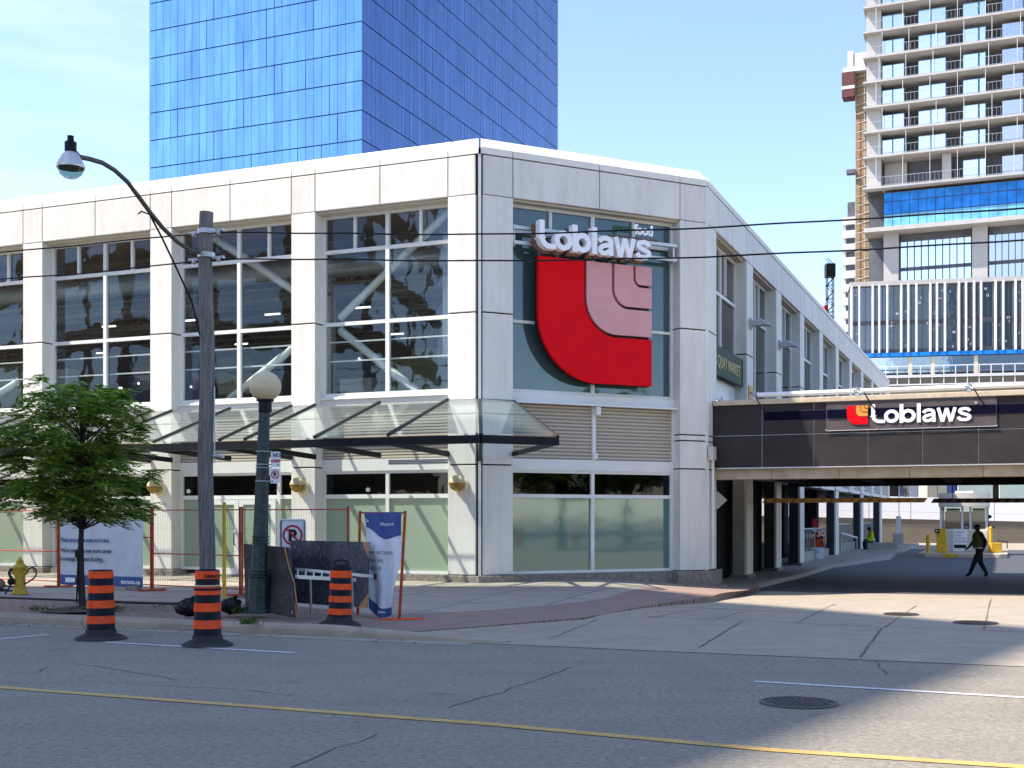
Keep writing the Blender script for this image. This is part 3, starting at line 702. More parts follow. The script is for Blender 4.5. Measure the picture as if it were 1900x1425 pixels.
# solid ends and the wall under the bridge
m = MB(); m.box(FR, .96, 10.4, .60, .8, -.4, 3.0); m.build('underpass_wall', 'conc_shaded', BLD)
for i_, (r0, r1) in enumerate(((20.6, 21.6), (29.5, 30.3))): m = MB(); m.box(FR, r0, r1, 1.6, 2.2, -.4, 3.0); m.build('inner_pillar', 'conc_shaded', BLD)
m = MB(); m.box(FR, 10.4, REND-6, 12, 12.2, -.4, 3.0); m.build('rear_wall', 'conc_shaded', BLD)
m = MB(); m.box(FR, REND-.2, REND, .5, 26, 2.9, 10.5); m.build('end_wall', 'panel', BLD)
m = MB(); m.box(FL, LEND-.2, LEND, .5, 20, 0, 10.5); m.build('end_wall', 'panel', BLD)
m = MB()
for i in range(1, 9):
    a = COLS_R[i+1][0]; m.box(FR, a+.1, a+.8, 5.5, 6.2, -.4, 2.95)
m.build('arcade_pillar', 'conc_shaded', BLD) if False else None
for i in range(0):
    mm = MB(); a = COLS_R[i+1][0]; mm.box(FR, a+.1, a+.8, 5.5, 6.2, -.4, 2.95); mm.build('arcade_pillar', 'conc_shaded', BLD)
# dark V joint edge by the bridge
m = MB(); m.box(FR, .30, .55, -.06, -.003, 2.1, 2.7, 0); 
# ------------------------------------------------------------------ the glass awning (part of the building)
AO = 3.0; ZO, ZO2, ZWT = 3.385, 3.20, 4.42
E = A0+Vector((.0383, -1.0973, 0))*AO          # outer corner
endw = FC(.874, 0, 0); endo = FC(.45, -AO, 0)
rafters = [.823]
for i in range(1, 8): rafters += [(COLS_L[i-1][1]+COLS_L[i][0])/2, COLS_L[i][0], COLS_L[i][1]]
rafters = [r for r in rafters if r < 32]
def wl(a, z): return FL(a, .0, z)
def ol(a, z): return FL(a, -AO, z)
AEND = 32; eo = (E-A0).dot(Lx)
fr_m = MB()
# front beam
def bar(m, p, q, w, h):
    d = (q-p); d.normalize(); s = d.cross(Vector((0, 0, 1))).normalized()*w/2; u = s.cross(d).normalized()*h/2
    P = [p+s+u, p-s+u, p-s-u, p+s-u, q+s+u, q-s+u, q-s-u, q+s-u]
    m.add(P, [(0, 1, 2, 3), (7, 6, 5, 4), (0, 4, 5, 1), (1, 5, 6, 2), (2, 6, 7, 3), (3, 7, 4, 0)])
zb_ = (ZO+ZO2)/2
bar(fr_m, ol(AEND, zb_), Vector((E.x, E.y, zb_)), .12, .17); bar(fr_m, Vector((E.x, E.y, zb_)), Vector((endo.x, endo.y, zb_)), .12, .17)
for a in [x for x in rafters if x not in ()]:
    bar(fr_m, wl(a, 3.17), ol(a, zb_-.02), .08, .12)
bar(fr_m, Vector((endw.x, endw.y, 3.17)), Vector((endo.x, endo.y, zb_-.02)), .07, .10); bar(fr_m, Vector((A0.x, A0.y, 3.05)), Vector((E.x, E.y, zb_-.02)), .08, .12)
aw = fr_m.build('awning_beam', 'black_metal', BLD)
fr_m = MB()
for a in rafters: bar(fr_m, wl(a, ZWT+.045), ol(a, ZO+.045), .055, .07)
bar(fr_m, Vector((A0.x, A0.y, ZWT)), Vector((E.x, E.y, ZO)), .08, .07); bar(fr_m, Vector((endw.x, endw.y, ZWT)), Vector((endo.x, endo.y, ZO)), .07, .07)
bar(fr_m, wl(AEND, ZWT), wl(0, ZWT), .06, .06); bar(fr_m, Vector((A0.x, A0.y, ZWT)), Vector((endw.x, endw.y, ZWT)), .06, .06)
bar(fr_m, wl(AEND, 4.0)+Rx*(-AO*.40), A0+(E-A0)*.40+Vector((0, 0, 4.0)), .035, .035); bar(fr_m, A0+(E-A0)*.40+Vector((0, 0, 4.0)), endw+(endo-endw)*.40+Vector((0, 0, 4.0)), .035, .035)
fr_m.build('awning_rafter', 'rafter', aw)
gl = MB(); rr = [None]+rafters+[AEND]
def gq(*p): gl.quad(*p)
zz = Vector((0, 0, .035))
gq(Vector((A0.x, A0.y, ZWT))+zz, Vector((E.x, E.y, ZO))+zz, ol(rafters[0], ZO)+zz, wl(rafters[0], ZWT)+zz)
for a, b in zip(rafters, rafters[1:]+[AEND]):
    gq(wl(a+.03, ZWT)+zz, ol(a+.03, ZO)+zz, ol(b-.03, ZO)+zz, wl(b-.03, ZWT)+zz)
gq(Vector((A0.x, A0.y, ZWT))+zz, Vector((E.x, E.y, ZO))+zz, Vector((endo.x, endo.y, ZO))+zz, Vector((endw.x, endw.y, ZWT))+zz)
gl.build('awning_glass', 'glass_canopy', aw)
# ------------------------------------------------------------------ signs on the building
RT = Dx; UP = Vector((0, 0, 1))
LG = thing('store_logo', 'huge red and pink nested quarter-round emblem on the glazed corner', 'logo sign', tuple(FC(3.15, -.2, 4.96)))
def fsg(x, z, d): return FC(x, -.03+d, z)
def quarter(x0, z0, r, x1, z1):
    return [(x0, z1), (x0, z0+r)]+[(x0+r-r*math.cos(math.radians(t)), z0+r-r*math.sin(math.radians(t))) for t in range(6, 90, 6)]+[(x0+r, z0), (x1, z0)]
XR, ZTOP = 4.75, 7.94
lv = [(1.54, 4.96, 1.62), (2.87, 6.19, .86), (3.66, 6.91, .42), (4.28, 7.48, .17)]
mats_ = ['red_paint', 'pink_paint', 'pink_paint', 'pink_paint']
m = MB(); polyprism(m, quarter(*lv[0], XR, ZTOP)+[(XR, ZTOP)], lambda x, z, d: FC(x-.02, .08+d, z-.02), .08); m.build('logo_backing', 'sign_black', LG)
m = MB(); polyprism(m, quarter(1.7, 5.12, 1.5, XR-.1, ZTOP)+[(XR-.1, ZTOP-.1)], lambda x, z, d: FC(x, .165+d, z), .03); m.build('logo_reflection_plate', 'conc', LG)  # unseen pale plate added to keep the sign's mirror image from going black
for i in range(4):
    x0, z0, r = lv[i]; o_ = quarter(x0, z0, r, XR, ZTOP)
    if i < 3:
        g = .07; x1, z1, r1 = lv[i+1]; inn = quarter(x1-g, z1-g, r1+g*.9, XR, ZTOP)
        poly = o_+inn[::-1]; m = MB()
        # ring built as quads between the two outlines (same point count)
        nO = len(o_); V = [fsg(*p, 0) for p in o_]+[fsg(*p, 0) for p in inn]+[fsg(*p, .10) for p in o_]+[fsg(*p, .10) for p in inn]
        fs = []
        for j in range(nO-1): fs += [(j, j+1, nO+j+1, nO+j), (2*nO+j, 3*nO+j, 3*nO+j+1, 2*nO+j+1), (j, 2*nO+j, 2*nO+j+1, j+1), (nO+j, nO+j+1, 3*nO+j+1, 3*nO+j)]
        fs += [(0, nO, 3*nO, 2*nO), (nO-1, 3*nO-1, 4*nO-1, 2*nO-1)]; m.add(V, fs)
    else:
        m = MB(); polyprism(m, o_+[(XR, ZTOP)], fsg, .10)
    p_ = m.build('logo_band', mats_[i], LG)
WM = thing('store_lettering', 'raised white store name letters on two silver rails above the red emblem', 'sign', tuple(FC(3.15, -.2, 8.0)))
SX = .655; SZ = .98
def fw(x, y, d): return FC(1.40+x*.68, -.34+d, 8.05+y*.64)
ls = wordmark(fw, .20, 'letter_white', WM, s=.20)
def fw2(x, y, d): return FC(1.36+x*.68, -.10+d, 8.00+y*.64)
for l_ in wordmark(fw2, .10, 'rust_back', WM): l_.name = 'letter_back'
m = MB()
for z in (8.22, 8.58): m.box(FC, .90, 5.55, .02, .10, z-.04, z+.04)
for s in (.95, 5.50): m.box(FC, s-.03, s+.03, .10, .33, 8.15, 8.65)
m.build('rail', 'alu', WM)
text('great', .30, FC(3.45, -.30, 8.68), RT, UP, 'green_script', WM, ext=.03, bold=.008, xs=.85)
text('food', .34, FC(4.05, -.32, 8.66), RT, UP, 'letter_white', WM, ext=.03, bold=.012, xs=.85)
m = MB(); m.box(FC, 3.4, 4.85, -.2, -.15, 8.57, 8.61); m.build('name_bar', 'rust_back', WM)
# green market board on the side entrance
GS = thing('market_sign_board', 'dark green board with gold capitals over the upper side doors', 'sign', tuple(FR(2.9, .2, 5.9)))
m = MB(); m.box(FR, .96, 4.86, .10, .18, 5.52, 6.32); m.build('board', 'sign_green', GS)
text("'S QUAY MARKET", .46, FR(1.1, .095, 5.75), Rx, UP, 'gold', GS, ext=.01, xs=.92, bold=.006)
OS = thing('orange_notice', 'narrow orange notice panel fixed to the second side pillar', 'sign', tuple(FR(5.4, -.02, 5.0)))
m = MB(); m.box(FR, 5.1, 5.7, -.03, -.004, 4.55, 5.6); m.build('panel', 'orange_sign', OS, bevel=.02)
m = MB(); m.box(FR, 5.3, 5.5, -.04, -.032, 4.8, 5.2); m.box(FR, 5.25, 5.55, -.04, -.032, 5.35, 5.42); m.build('marking', 'sign_black', OS)
# ------------------------------------------------------------------ lamps on the building
def globe_lamp(a, label):
    t = thing('wall_lamp', label, 'wall lamp', tuple(FL(a, 0, 2.45)), 'globe lamps on the facade pillars')
    rot = Matrix(((1, 0, 0), (0, 1, 0), (0, 0, 1))); c = FL(a, -.26, 2.47)
    m = MB(); R_ = Vector((0, 0, 1)).rotation_difference(-Rx).to_matrix()
    m.lathe([(.20, 0), (.20, .03), (.16, .06), (.16, .10)], 24, FL(a, -.003, 2.42), 0, True, R_); m.build('back_plate', 'cream', t)
    m = MB(); pr = [(max(1e-5, math.sin(math.pi*i/16))*.19, -math.cos(math.pi*i/16)*.19) for i in range(8, 17)]; m.lathe(pr, 24, c); m.build('globe', 'globe_glass', t)
    m = MB(); pr = [(max(1e-5, math.sin(math.pi*i/16))*.185, -math.cos(math.pi*i/16)*.185) for i in range(0, 9)]; m.lathe([(.2, -.004), (.2, .008)], 24, c); m.lathe(pr, 24, c); m.build('brass_bowl', 'brass', t)
globe_lamp(.47, 'half-brass globe wall lamp on the pillar at the building corner')
globe_lamp(4.81, 'half-brass globe wall lamp right of the entrance doors, above the big no parking sign')
globe_lamp(9.17, 'half-brass globe wall lamp left of the entrance doors, right of the small tree crown')
globe_lamp(13.5, 'half-brass globe wall lamp partly covered by the left edge of the tree crown')
def arm_lamp(i, z, label, grp='wedge lamps on the side facade'):
    r = (COLS_R[i][0]+COLS_R[i][1])/2
    t = thing('side_lamp', label, 'wall lamp', tuple(FR(r, 0, z)), grp)
    m = MB(); m.box(FR, r-.09, r+.09, -.07, -.002, z-.16, z+.16); m.build('bracket', 'galv', t)
    m = MB(); prof = [(-.07, z+.10), (-.30, z+.15), (-.60, z-.03), (-.66, z-.11), (-.40, z-.08), (-.07, z-.10)]
    m.prism(FR, [(b, zz_) for b, zz_ in prof], r-.12, r+.12); m.build('hood', 'galv', t, bevel=.03)
arm_lamp(1, 7.45, 'grey wedge lamp high on the second side pillar, above the orange notice')
arm_lamp(2, 7.45, 'grey wedge lamp high on the third side pillar, farther along the wall')
for i, z in ((4, 3.6), (5, 3.6), (6, 3.6)):
    arm_lamp(i, z, ('first', 'second', 'third')[i-4]+' small wedge lamp from the left on the pale band above the arcade', 'wedge lamps above the arcade')
pm('pale_green', (.50, .58, .50), .5, var=.06, nscale=1)
# ------------------------------------------------------------------ the bridge
BR = thing('parking_bridge', 'low concrete bridge over the driveway faced with dark grey panels', 'bridge', tuple(FB(0, 0, 0)))
BW = 20; ZC0, ZC1, ZJ, ZP = 4.58, 4.71, 3.79, 2.96
m = MB(); m.box(FB, .02, BW, -.07, .5, ZC0, ZC1); m.build('coping', 'conc_cap', BR, bevel=.015)
js = [0.02, 1.29, 2.60, 3.92, 5.22, 6.50, 7.8, 9.1, 10.4, 11.7, 13, 14.3, 15.6, 16.9, 18.2, BW]
for a, b in zip(js, js[1:]):
    for z0, z1 in ((ZP, ZJ), (ZJ, ZC0)):
        m = MB(); m.box(FB, a+.006, b-.006, 0, .05, z0+.006, z1-.008); m.build('panel', 'dark_panel', BR, bevel=.006)
m = MB(); m.box(FB, .02, BW, .02, .06, ZJ-.02, ZJ+.02); m.box(FB, .02, BW, -.012, .04, ZP-.03, ZP); 
for a in js[1:-1]: m.box(FB, a-.004, a+.004, .012, .05, ZP, ZC0)
m.build('trim', 'galv', BR)
m = MB(); m.box(FB, .02, BW, .06, .35, ZP-.02, ZC0); m.box(FB, .02, BW, .35, 12, 3.02, 3.40); m.box(FB, .02, BW, 11.7, 12, 3.02, 4.6); m.build('deck', 'conc_shaded', BR)
m = MB()
for i in range(12): m.box(FB, -.2+i*1.7+.004, 1.5+i*1.7-.004, .14, .70, 2.66, 2.94)
m.build('edge_beam', 'conc_beam', BR, bevel=.01)
m = MB()
for i in range(9): m.box(FB, .5+i*2.4, .9+i*2.4, .7, 11.7, 2.80, 3.02)
m.box(FB, .02, BW, 11.4, 11.9, 2.74, 3.02); m.build('cross_beam', 'conc_shaded', BR)
m = MB(); m.prism(FB, [(-.004, 4.16), (-.004, 4.38), (-.010, 4.38), (-.010, 4.16)], 1.35, BW); st = m.build('stripe', 'navy_stripe', BR)
for k, (x, y, w, n_off, zb2) in enumerate([]):
    c = Px(x, 960, y); fr = frame((c.x, c.y, 0), (.9246, -.381, 0), (.381, .9246, 0)); m = MB()
    m.box(fr, -.27, .27, -.27, .27, zb2, 3.05); m.build('column', 'conc', BR, bevel=.03)
    m = MB(); m.box(fr, -.30, .42, -.2, .5, -.5, zb2); m.build('column_base', 'conc_shaded', BR)
# white pipe rail along the top
PR = thing('pipe_rail', 'long white pipe lying on brackets along the top of the bridge', 'pipe rail', tuple(FB(0, .1, ZC1)))
for a, b in ((1.17, 3.58), (3.74, 6.20), (6.36, 9.3), (9.5, 16)):
    m = MB(); m.tube([FB(a, .0, ZC1+.115), FB(b, .0, ZC1+.115)], .062, 12); m.build('pipe', 'white_paint', PR)
for a in (1.10, 3.66, 6.28, 9.4, 12.7):
    m = MB(); m.box(FB, a-.05, a+.05, -.07, .07, ZC1+.002, ZC1+.06); m.tube([FB(a-.1, .08, ZC1+.2), FB(a+.1, -.08, ZC1+.06)], .018, 5); m.tube([FB(a+.1, .08, ZC1+.2), FB(a-.1, -.08, ZC1+.06)], .018, 5)
    m.tube([FB(a, 0, ZC1+.05), FB(a, 0, ZC1+.22)], .03, 6); m.build('bracket', 'galv', PR)
m = MB()
for a in (1.15, 3.85, 6.4, 9.5): m.tube([FB(a, -.09, ZC1+.06), FB(a+.14, -.12, 4.50), FB(a+.30, -.05, 4.3)], .014, 5)
m.build('tie_cable', 'black_metal', PR)
# banner on the bridge
BN = thing('store_banner', 'grey vinyl banner with a small red emblem and the white store name on the bridge', 'banner', tuple(FB(2.6, 0, 4.0)))
b0, b1 = 2.91, 6.91
def fbn(x, y, d): return FB(b0+x, -.035+d, y)
m = MB(); nx_, nz_ = 40, 8; V = []; 
for i in range(nx_+1):
    for j in range(nz_+1):
        x = b0+(b1-b0)*i/nx_; z = 3.86+.72*j/nz_; wv = .006*math.sin(i*.7+j*.9)+.012*(1-j/nz_)*math.sin(i*.35)
        V.append(FB(x, -.03-abs(wv), z))
m.add(V, [(i*(nz_+1)+j, (i+1)*(nz_+1)+j, (i+1)*(nz_+1)+j+1, i*(nz_+1)+j+1) for i in range(nx_) for j in range(nz_)], smooth=True); m.build('vinyl', 'banner_gray', BN)
m = MB(); m.box(FB, b0+.02, b1-.02, -.056, -.052, 4.16, 4.38); m.build('stripe', 'navy_stripe', BN)
m = MB(); m.tube([FB(b0, -.05, 3.85), FB(b1, -.05, 3.86)], .008, 5)
for x in (b0, b0+1.25, b0+2.7, b1): m.sphere(FB(x, -.06, 3.87), .018, 8, 6)
m.build('hem_cord', 'alu', BN)
def fl2(x, z, d): return FB(x, -.068+d, z)
x0, z0, hgt = 3.42, 3.99, .47
sc = hgt/(7.94-4.96)
for i in range(4):
    ax, az, r = lv[i]; q = quarter(x0+(ax-1.54)*sc, z0+(az-4.96)*sc, r*sc, x0+(XR-1.54)*sc, z0+hgt)
    m = MB(); polyprism(m, q+[(x0+(XR-1.54)*sc, z0+hgt)], lambda x, z, d, i=i: FB(x, -.060-.004*i+d, z), .003); m.build('emblem_band', ['red_paint', 'orange_logo', 'orange_logo', 'orange_logo'][i], BN)
m = MB()
for i in range(1, 4):
    ax, az, r = lv[i]; q = quarter(x0+(ax-1.54)*sc, z0+(az-4.96)*sc, r*sc, x0+(XR-1.54)*sc, z0+hgt); ribbon(m, q, .013, False, lambda x, z, d, i=i: FB(x, -.062-.004*i+d, z), .003)
m.build('emblem_line', 'sign_black', BN)
def fbl(x, y, d): return FB(4.0+x*.508, -.066+d, 4.0+y*.455)
wordmark(fbl, .004, 'white_paint', BN, s=.178)
m = MB(); ribbon(m, arc(0, 0, .025, .025, 0, 360, 12)[:-1], .008, True, lambda x, y, d: FB(6.44+x, -.062+d, 4.44+y), .004); m.build('registered_mark', 'white_paint', BN)
# hanging clearance bars
def bar_hang(u0, u1, y, label, dark):
    z = CH+(960-929)*y/F; p = Px(u0, 929, y); q = Px(u1, 929 if not dark else 927, y-1.2)
    t = thing('clearance_bar', label, 'clearance bar', tuple(p), 'striped clearance bars under the bridge'); d = (q-p); L = d.length; d.normalize(); s = Vector((-d.y, d.x, 0)); n = int(L/.14); m = MB()
    for i in range(n):
        a, b = L*i/n, L*(i+1)/n; fr = frame((p.x, p.y, p.z), d, s)
        sk = .05
        m.add([fr(a-sk, -.02, -.07), fr(b-sk, -.02, -.07), fr(b+sk, -.02, .07), fr(a+sk, -.02, .07), fr(a-sk, .02, -.07), fr(b-sk, .02, -.07), fr(b+sk, .02, .07), fr(a+sk, .02, .07)],
              [(0, 1, 2, 3), (7, 6, 5, 4), (0, 4, 5, 1), (3, 2, 6, 7)]+([(0, 3, 7, 4)] if i == 0 else [])+([(1, 5, 6, 2)] if i == n-1 else []), i % 2)
    m.build('bar', ['raw_ply', 'brass'] if not dark else ['hoist_red', 'sign_black'], t)
    m = MB()
    for f in (.12, .88): c = p+d*L*f; m.tube([c+Vector((0, 0, .06)), Vector((c.x, c.y, 2.8))], .01, 5)
    m.build('hanger', 'black_metal', t)
bar_hang(1417, 1718, 38, 'long hanging bar with diagonal yellow and brown stripes across the driveway', False)
bar_hang(1730, 2050, 38.5, 'thin dark hanging bar in front of the booth roof', True)
# ------------------------------------------------------------------ beyond the bridge
def zg(x, y): return gz(x, y)
IS = G(1790, 1027); 
# kerbed islands and pavement along the arcade
cw = [G(1400, 1086), G(1482, 1063), G(1500, 1053)]
isl = sheet([tuple(FR(-.2+.6, -.75, 0))[:2], tuple(FR(8, -.9, 0))[:2], tuple(FR(16, -.8, 0))[:2], tuple(FR(24, -2.2, 0))[:2], tuple(FR(50, -1.6, 0))[:2], tuple(FR(50, 9.5, 0))[:2], tuple(FR(.4, 9.5, 0))[:2]],
      lambda x, y: gz(x, y)+.05+.09*sm(31.5, 34, y), 'pavement', 'walk', 2)
m = MB(); pk = [FR(.4, -.75, 0), FR(8, -.9, 0), FR(16, -.8, 0), FR(24, -2.2, 0), FR(50, -1.6, 0)]
for p, q in zip(pk, pk[1:]):
    n = max(2, int((q-p).length/1.5))
    for i in range(n):
        a = p+(q-p)*i/n; b = p+(q-p)*(i+1)/n; d = (b-a).normalized(); s = Vector((d.y, -d.x, 0))*.14
        za = gz(a.x, a.y)+.06+.09*sm(31.5, 34, a.y); zb3 = gz(b.x, b.y)+.06+.09*sm(31.5, 34, b.y)
        Vt = [a+Vector((0, 0, -.5)), b+Vector((0, 0, -.5)), b+s+Vector((0, 0, -.5)), a+s+Vector((0, 0, -.5)), a+Vector((0, 0, za)), b+Vector((0, 0, zb3)), b+s+Vector((0, 0, zb3-.02)), a+s+Vector((0, 0, za-.02))]
        m.add(Vt, [(0, 3, 2, 1), (4, 5, 6, 7), (0, 1, 5, 4), (1, 2, 6, 5), (2, 3, 7, 6), (3, 0, 4, 7)])
kk = m.build('kerb', 'conc'); kk['kind'] = 'structure'
# low walls and railings between the arcade pillars
for i, (ja, jb) in zip(range(3, 6), ((3, 5), (5, 7), (7, 9))):
    a0, a1 = COLS_R[ja][1], COLS_R[jb][0]
    t = thing('arcade_railing', ('nearest', 'middle', 'farthest')[i-3]+' of the three railings on low walls between the arcade pillars', 'railing', tuple(FR(a0, .3, 0)), 'railings between the arcade pillars')
    zz_ = gz(*FR(a0, 0, 0)[:2]); m = MB(); m.box(FR, a0+.02, a1-.02, .3, .6, zz_-.2, zz_+.55); m.build('low_wall', 'conc', t, bevel=.02)
    m = MB(); m.tube([FR(a0, .45, zz_+1.45), FR(a1, .45, zz_+1.45)], .03, 6)
    for k in range(14): m.box(FR, a0+.2+(a1-a0-.4)*k/13-.03, a0+.2+(a1-a0-.4)*k/13+.03, .42, .48, zz_+.55, zz_+1.45)
    m.build('rail_bars', 'galv', t)
# far wall, ramp and building
FW = thing('ramp_wall', 'long parkade ramp wall, white above and brown below, at the end of the driveway', 'wall', (40, 85, 0))
def wallseg(m, u0, u1, y0, y1, zb0, zb1, zt0, zt1, th=.3, mi=0):
    p, q = Px(u0, 960, y0), Px(u1, 960, y1); d = (q-p).normalized(); s = Vector((-d.y, d.x, 0))*th
    Vt = [Vector((p.x, p.y, zb0)), Vector((q.x, q.y, zb1)), Vector((q.x+s.x, q.y+s.y, zb1)), Vector((p.x+s.x, p.y+s.y, zb0)), Vector((p.x, p.y, zt0)), Vector((q.x, q.y, zt1)), Vector((q.x+s.x, q.y+s.y, zt1)), Vector((p.x+s.x, p.y+s.y, zt0))]
    m.add(Vt, [(0, 3, 2, 1), (4, 5, 6, 7), (0, 1, 5, 4), (1, 2, 6, 5), (2, 3, 7, 6), (3, 0, 4, 7)], mi)
m = MB()
for i in range(8):
    f0, f1 = i/8, (i+1)/8; wallseg(m, 1380+620*f0+.6, 1380+620*f1-.6, 88-3*f0, 88-3*f1, 1.80-.50*f0, 1.80-.50*f1, 3.45-.65*f0, 3.45-.65*f1)
m.build('upper_band', 'wall_white', FW)
m = MB(); wallseg(m, 1380, 2000, 87.9, 84.9, 2.3, 1.8, 2.32, 1.82, .01); m.build('groove', 'gray_mid', FW)
m = MB(); wallseg(m, 1380, 2000, 88.1, 85.1, -.6, -.6, 1.80, 1.30, .3); m.build('lower_band', 'wall_brown', FW)
FBD = thing('low_parkade', 'low building with dark blue windows and pale green panels seen under the bridge', 'building', (30, 92, 0))
m = MB(); p, q = Px(1380, 960, 92), Px(2000, 960, 90); wallseg(m, 1380, 2100, 92, 89, 0, 0, 7.3, 7.3, 14); m.build('wall', 'conc_shaded', FBD)
for i in range(6):
    m = MB(); u0 = 1668+i*18; wallseg(m, u0, u0+17, 90.1, 90.1, 3.0, 3.0, 7, 7, .2); m.build('window', ['glass_pod', 'banner_blue', 'glass_far', 'glass_pod'][i % 4] if i != 1 else 'gray_mid', FBD)
m = MB(); wallseg(m, 1778, 1842, 89.4, 89.3, 2.9, 2.9, 7, 7, .2); m.build('green_panel', 'pale_green', FBD); m = MB(); wallseg(m, 1855, 1960, 89.2, 89, 2.6, 2.6, 7, 7, .2); m.build('green_panel', 'pale_green', FBD)
# booth
by = 57.0; bz = 0.05; p = Px(1788, 960, by); BO = thing('toll_booth', 'beige parking booth with a rounded roof on a yellow-edged island', 'booth', (p.x, p.y, bz))
AX = -Lx; AY = Rx; fb = frame((p.x, p.y, bz), AX, AY); w = 1.06
m = MB(); m.box(fb, -w, w, 0, 2.2, 0, 1.02); m.build('lower_wall', 'booth_beige', BO, bevel=.03)
m = MB()
for a in (-w+.05, -.06+.0, .30, w-.05): m.box(fb, a-.05, a+.05, .02, .12, 1.0801, 2.12)
m.box(fb, -w, w, .02, .12, 1.02, 1.08)
m.build('window_frame', 'frame_white', BO)
for a in (-w+.05, w-.05): m = MB(); m.box(fb, a-.05, a+.05, 2.1, 2.2, 1.02, 2.12); m.build('corner_post', 'frame_white', BO)
m = MB(); m.quad(fb(-w+.1, .08, 1.05), fb(w-.1, .08, 1.05), fb(w-.1, .08, 2.12), fb(-w+.1, .08, 2.12)); m.quad(fb(w-.02, .1, 1.05), fb(w-.02, 2.1, 1.05), fb(w-.02, 2.1, 2.12), fb(w-.02, .1, 2.12)); m.quad(fb(-w+.02, .1, 1.05), fb(-w+.02, 2.1, 1.05), fb(-w+.02, 2.1, 2.12), fb(-w+.02, .1, 2.12)); m.build('pane', 'glass_door', BO)
m = MB(); pts = [(-w-.05, 0)]+[(x, -.12-.25*math.cos(x/w*1.4)) for x in [w*(i/6-1) for i in range(13)]]+[(w+.05, 0), (w+.05, 2.3), (-w-.05, 2.3)]
polyprism(m, pts, lambda x, y, d: fb(x, y, 2.12+d), .64); m.build('roof', 'booth_beige', BO)
m = MB(); m.box(fb, -.4, .4, .3, 1.2, 2.762, 2.86); m.build('roof_unit', 'white_paint', BO)
m = MB(); m.box(fb, -.78, -.18, .5, .52, 1.4, 2.05); m.box(fb, .38, .92, .5, .52, 1.4, 2.05); m.build('notice', 'cream', BO)
m = MB(); m.box(fb, -.9, .9, 1.7, 1.75, 1.03, 1.9); m.build('interior_panel', 'conc_shaded', BO)
m = MB(); m.box(fb, -.46, .16, -.03, -.004, .02, 1.03); nb = m.build('price_board', 'white_paint', BO)
for i, s_ in enumerate(('PARKING', '20 MIN', '30 60 MAX', 'DAILY RATE')): text(s_, .11, fb(-.42, -.034, .88-i*.14), AX, UP, 'text_gray', nb, ext=.002)
m = MB(); m.box(fb, -.42, .12, -.036, -.032, .18, .34); m.build('black_band', 'sign_black', nb)
m = MB(); m.box(fb, .02, .26, -.0, .015, 1.1, 1.3); nb2 = m.build('number_plate', 'sign_black', BO); text('325', .13, fb(.03, -.002, 1.14), AX, UP, 'white_paint', nb2, ext=.002)
isp = MB(); fi = frame((p.x, p.y, 0), AX, AY)
polyprism(isp, [(-1.9, -2.4), (-1.5, -2.9), (1.6, -2.9), (1.9, -2.4), (1.9, 4), (-1.9, 4)], lambda x, y, d: fi(x, y, -.3+d), .345); io = isp.build('traffic_island', ['conc_cap']); io['kind'] = 'structure'
isp = MB()
for i in range(9): isp.box(fi, -1.5+i*.34, -1.18+i*.34, -2.93, -2.905, -.12, .04, 0 if i in (2, 3, 6) else 1)
io = isp.build('kerb', ['yellow_paint', 'conc_cap']); io['kind'] = 'structure'
# ticket machine, bollards, camera post round the booth
TM = thing('ticket_machine', 'slanted yellow ticket machine with a black reader, left of the booth', 'ticket machine', (p.x-1.45, p.y-1.2, .045))
ft = frame((p.x-1.45, p.y-1.2, .045), AX, AY)
m = MB(); polyprism(m, [(-.22, 0), (.22, 0), (.24, .25), (.2, 1.12), (-.22, 1.12)], lambda x, z, d: ft(x, d, z), .45, -.2); m.build('body', 'yellow_paint', TM, bevel=.03)
m = MB(); m.box(ft, -.28, -.08, -.34, -.2, .92, 1.10); m.build('reader', 'sign_black', TM); m = MB(); m.box(ft, -.22, -.15, -.346, -.341, .98, 1.04); m.build('reader_light', 'sign_white', TM)
for u, lab in ((1722, 'short yellow bollard at the left end of the booth island'), (1838, 'yellow post at the right side of the booth, behind the walking man')):
    pb = Px(u, 960, 55.5 if u < 1800 else 56.4); t = thing('bollard', lab, 'bollard', (pb.x, pb.y, .045), 'yellow posts round the booth')
    m = MB(); m.lathe([(.085, 0), (.085, .82 if u < 1800 else 1.15), (.06, .86 if u < 1800 else 1.19), (1e-5, .88 if u < 1800 else 1.21)], 14, (pb.x, pb.y, .045)); m.build('post', 'yellow_paint', t)
m = MB(); pb = Px(1845, 960, 56.0); BB = thing('yellow_cabinet', 'small yellow cabinet on the ground right of the booth, low behind the walking man', 'cabinet', (pb.x, pb.y, .0))
fb2 = frame((pb.x, pb.y, -.05), (1, 0, 0), (0, 1, 0)); m.box(fb2, -.2, .28, -.2, .2, .02, .55); m.build('body', 'yellow_paint', BB, bevel=.02); m = MB(); m.box(fb2, -.24, .34, -.24, .24, -.05, .10); m.build('base', 'sign_black', BB)
m = MB(); m.tube([fb2(.1, -.1, .56), fb2(.1, -.1, .64), fb2(.55, -.1, .62), fb2(.55, -.1, .30)], .025, 6); m.build('pipe', 'black_metal', BB)
CP = thing('camera_post', 'thin dark post with a camera head rising beside the booth', 'camera post', (p.x+1.22, p.y+.2, .045)); fcx = frame((p.x+1.22, p.y+.2, .045), (1, 0, 0), (0, 1, 0))
m = MB(); m.tube([fcx(0, 0, 0), fcx(0, 0, 1.62)], .04, 8); m.build('post', 'black_metal', CP); m = MB(); m.sphere(fcx(.05, 0, 1.66), .11, 12, 8, sc=(1.2, 1, .8)); m.tube([fcx(0, 0, 1.2), fcx(.2, -.1, 1.15), fcx(.26, -.1, 1.2)], .04, 6); m.build('camera_head', 'black_metal', CP)
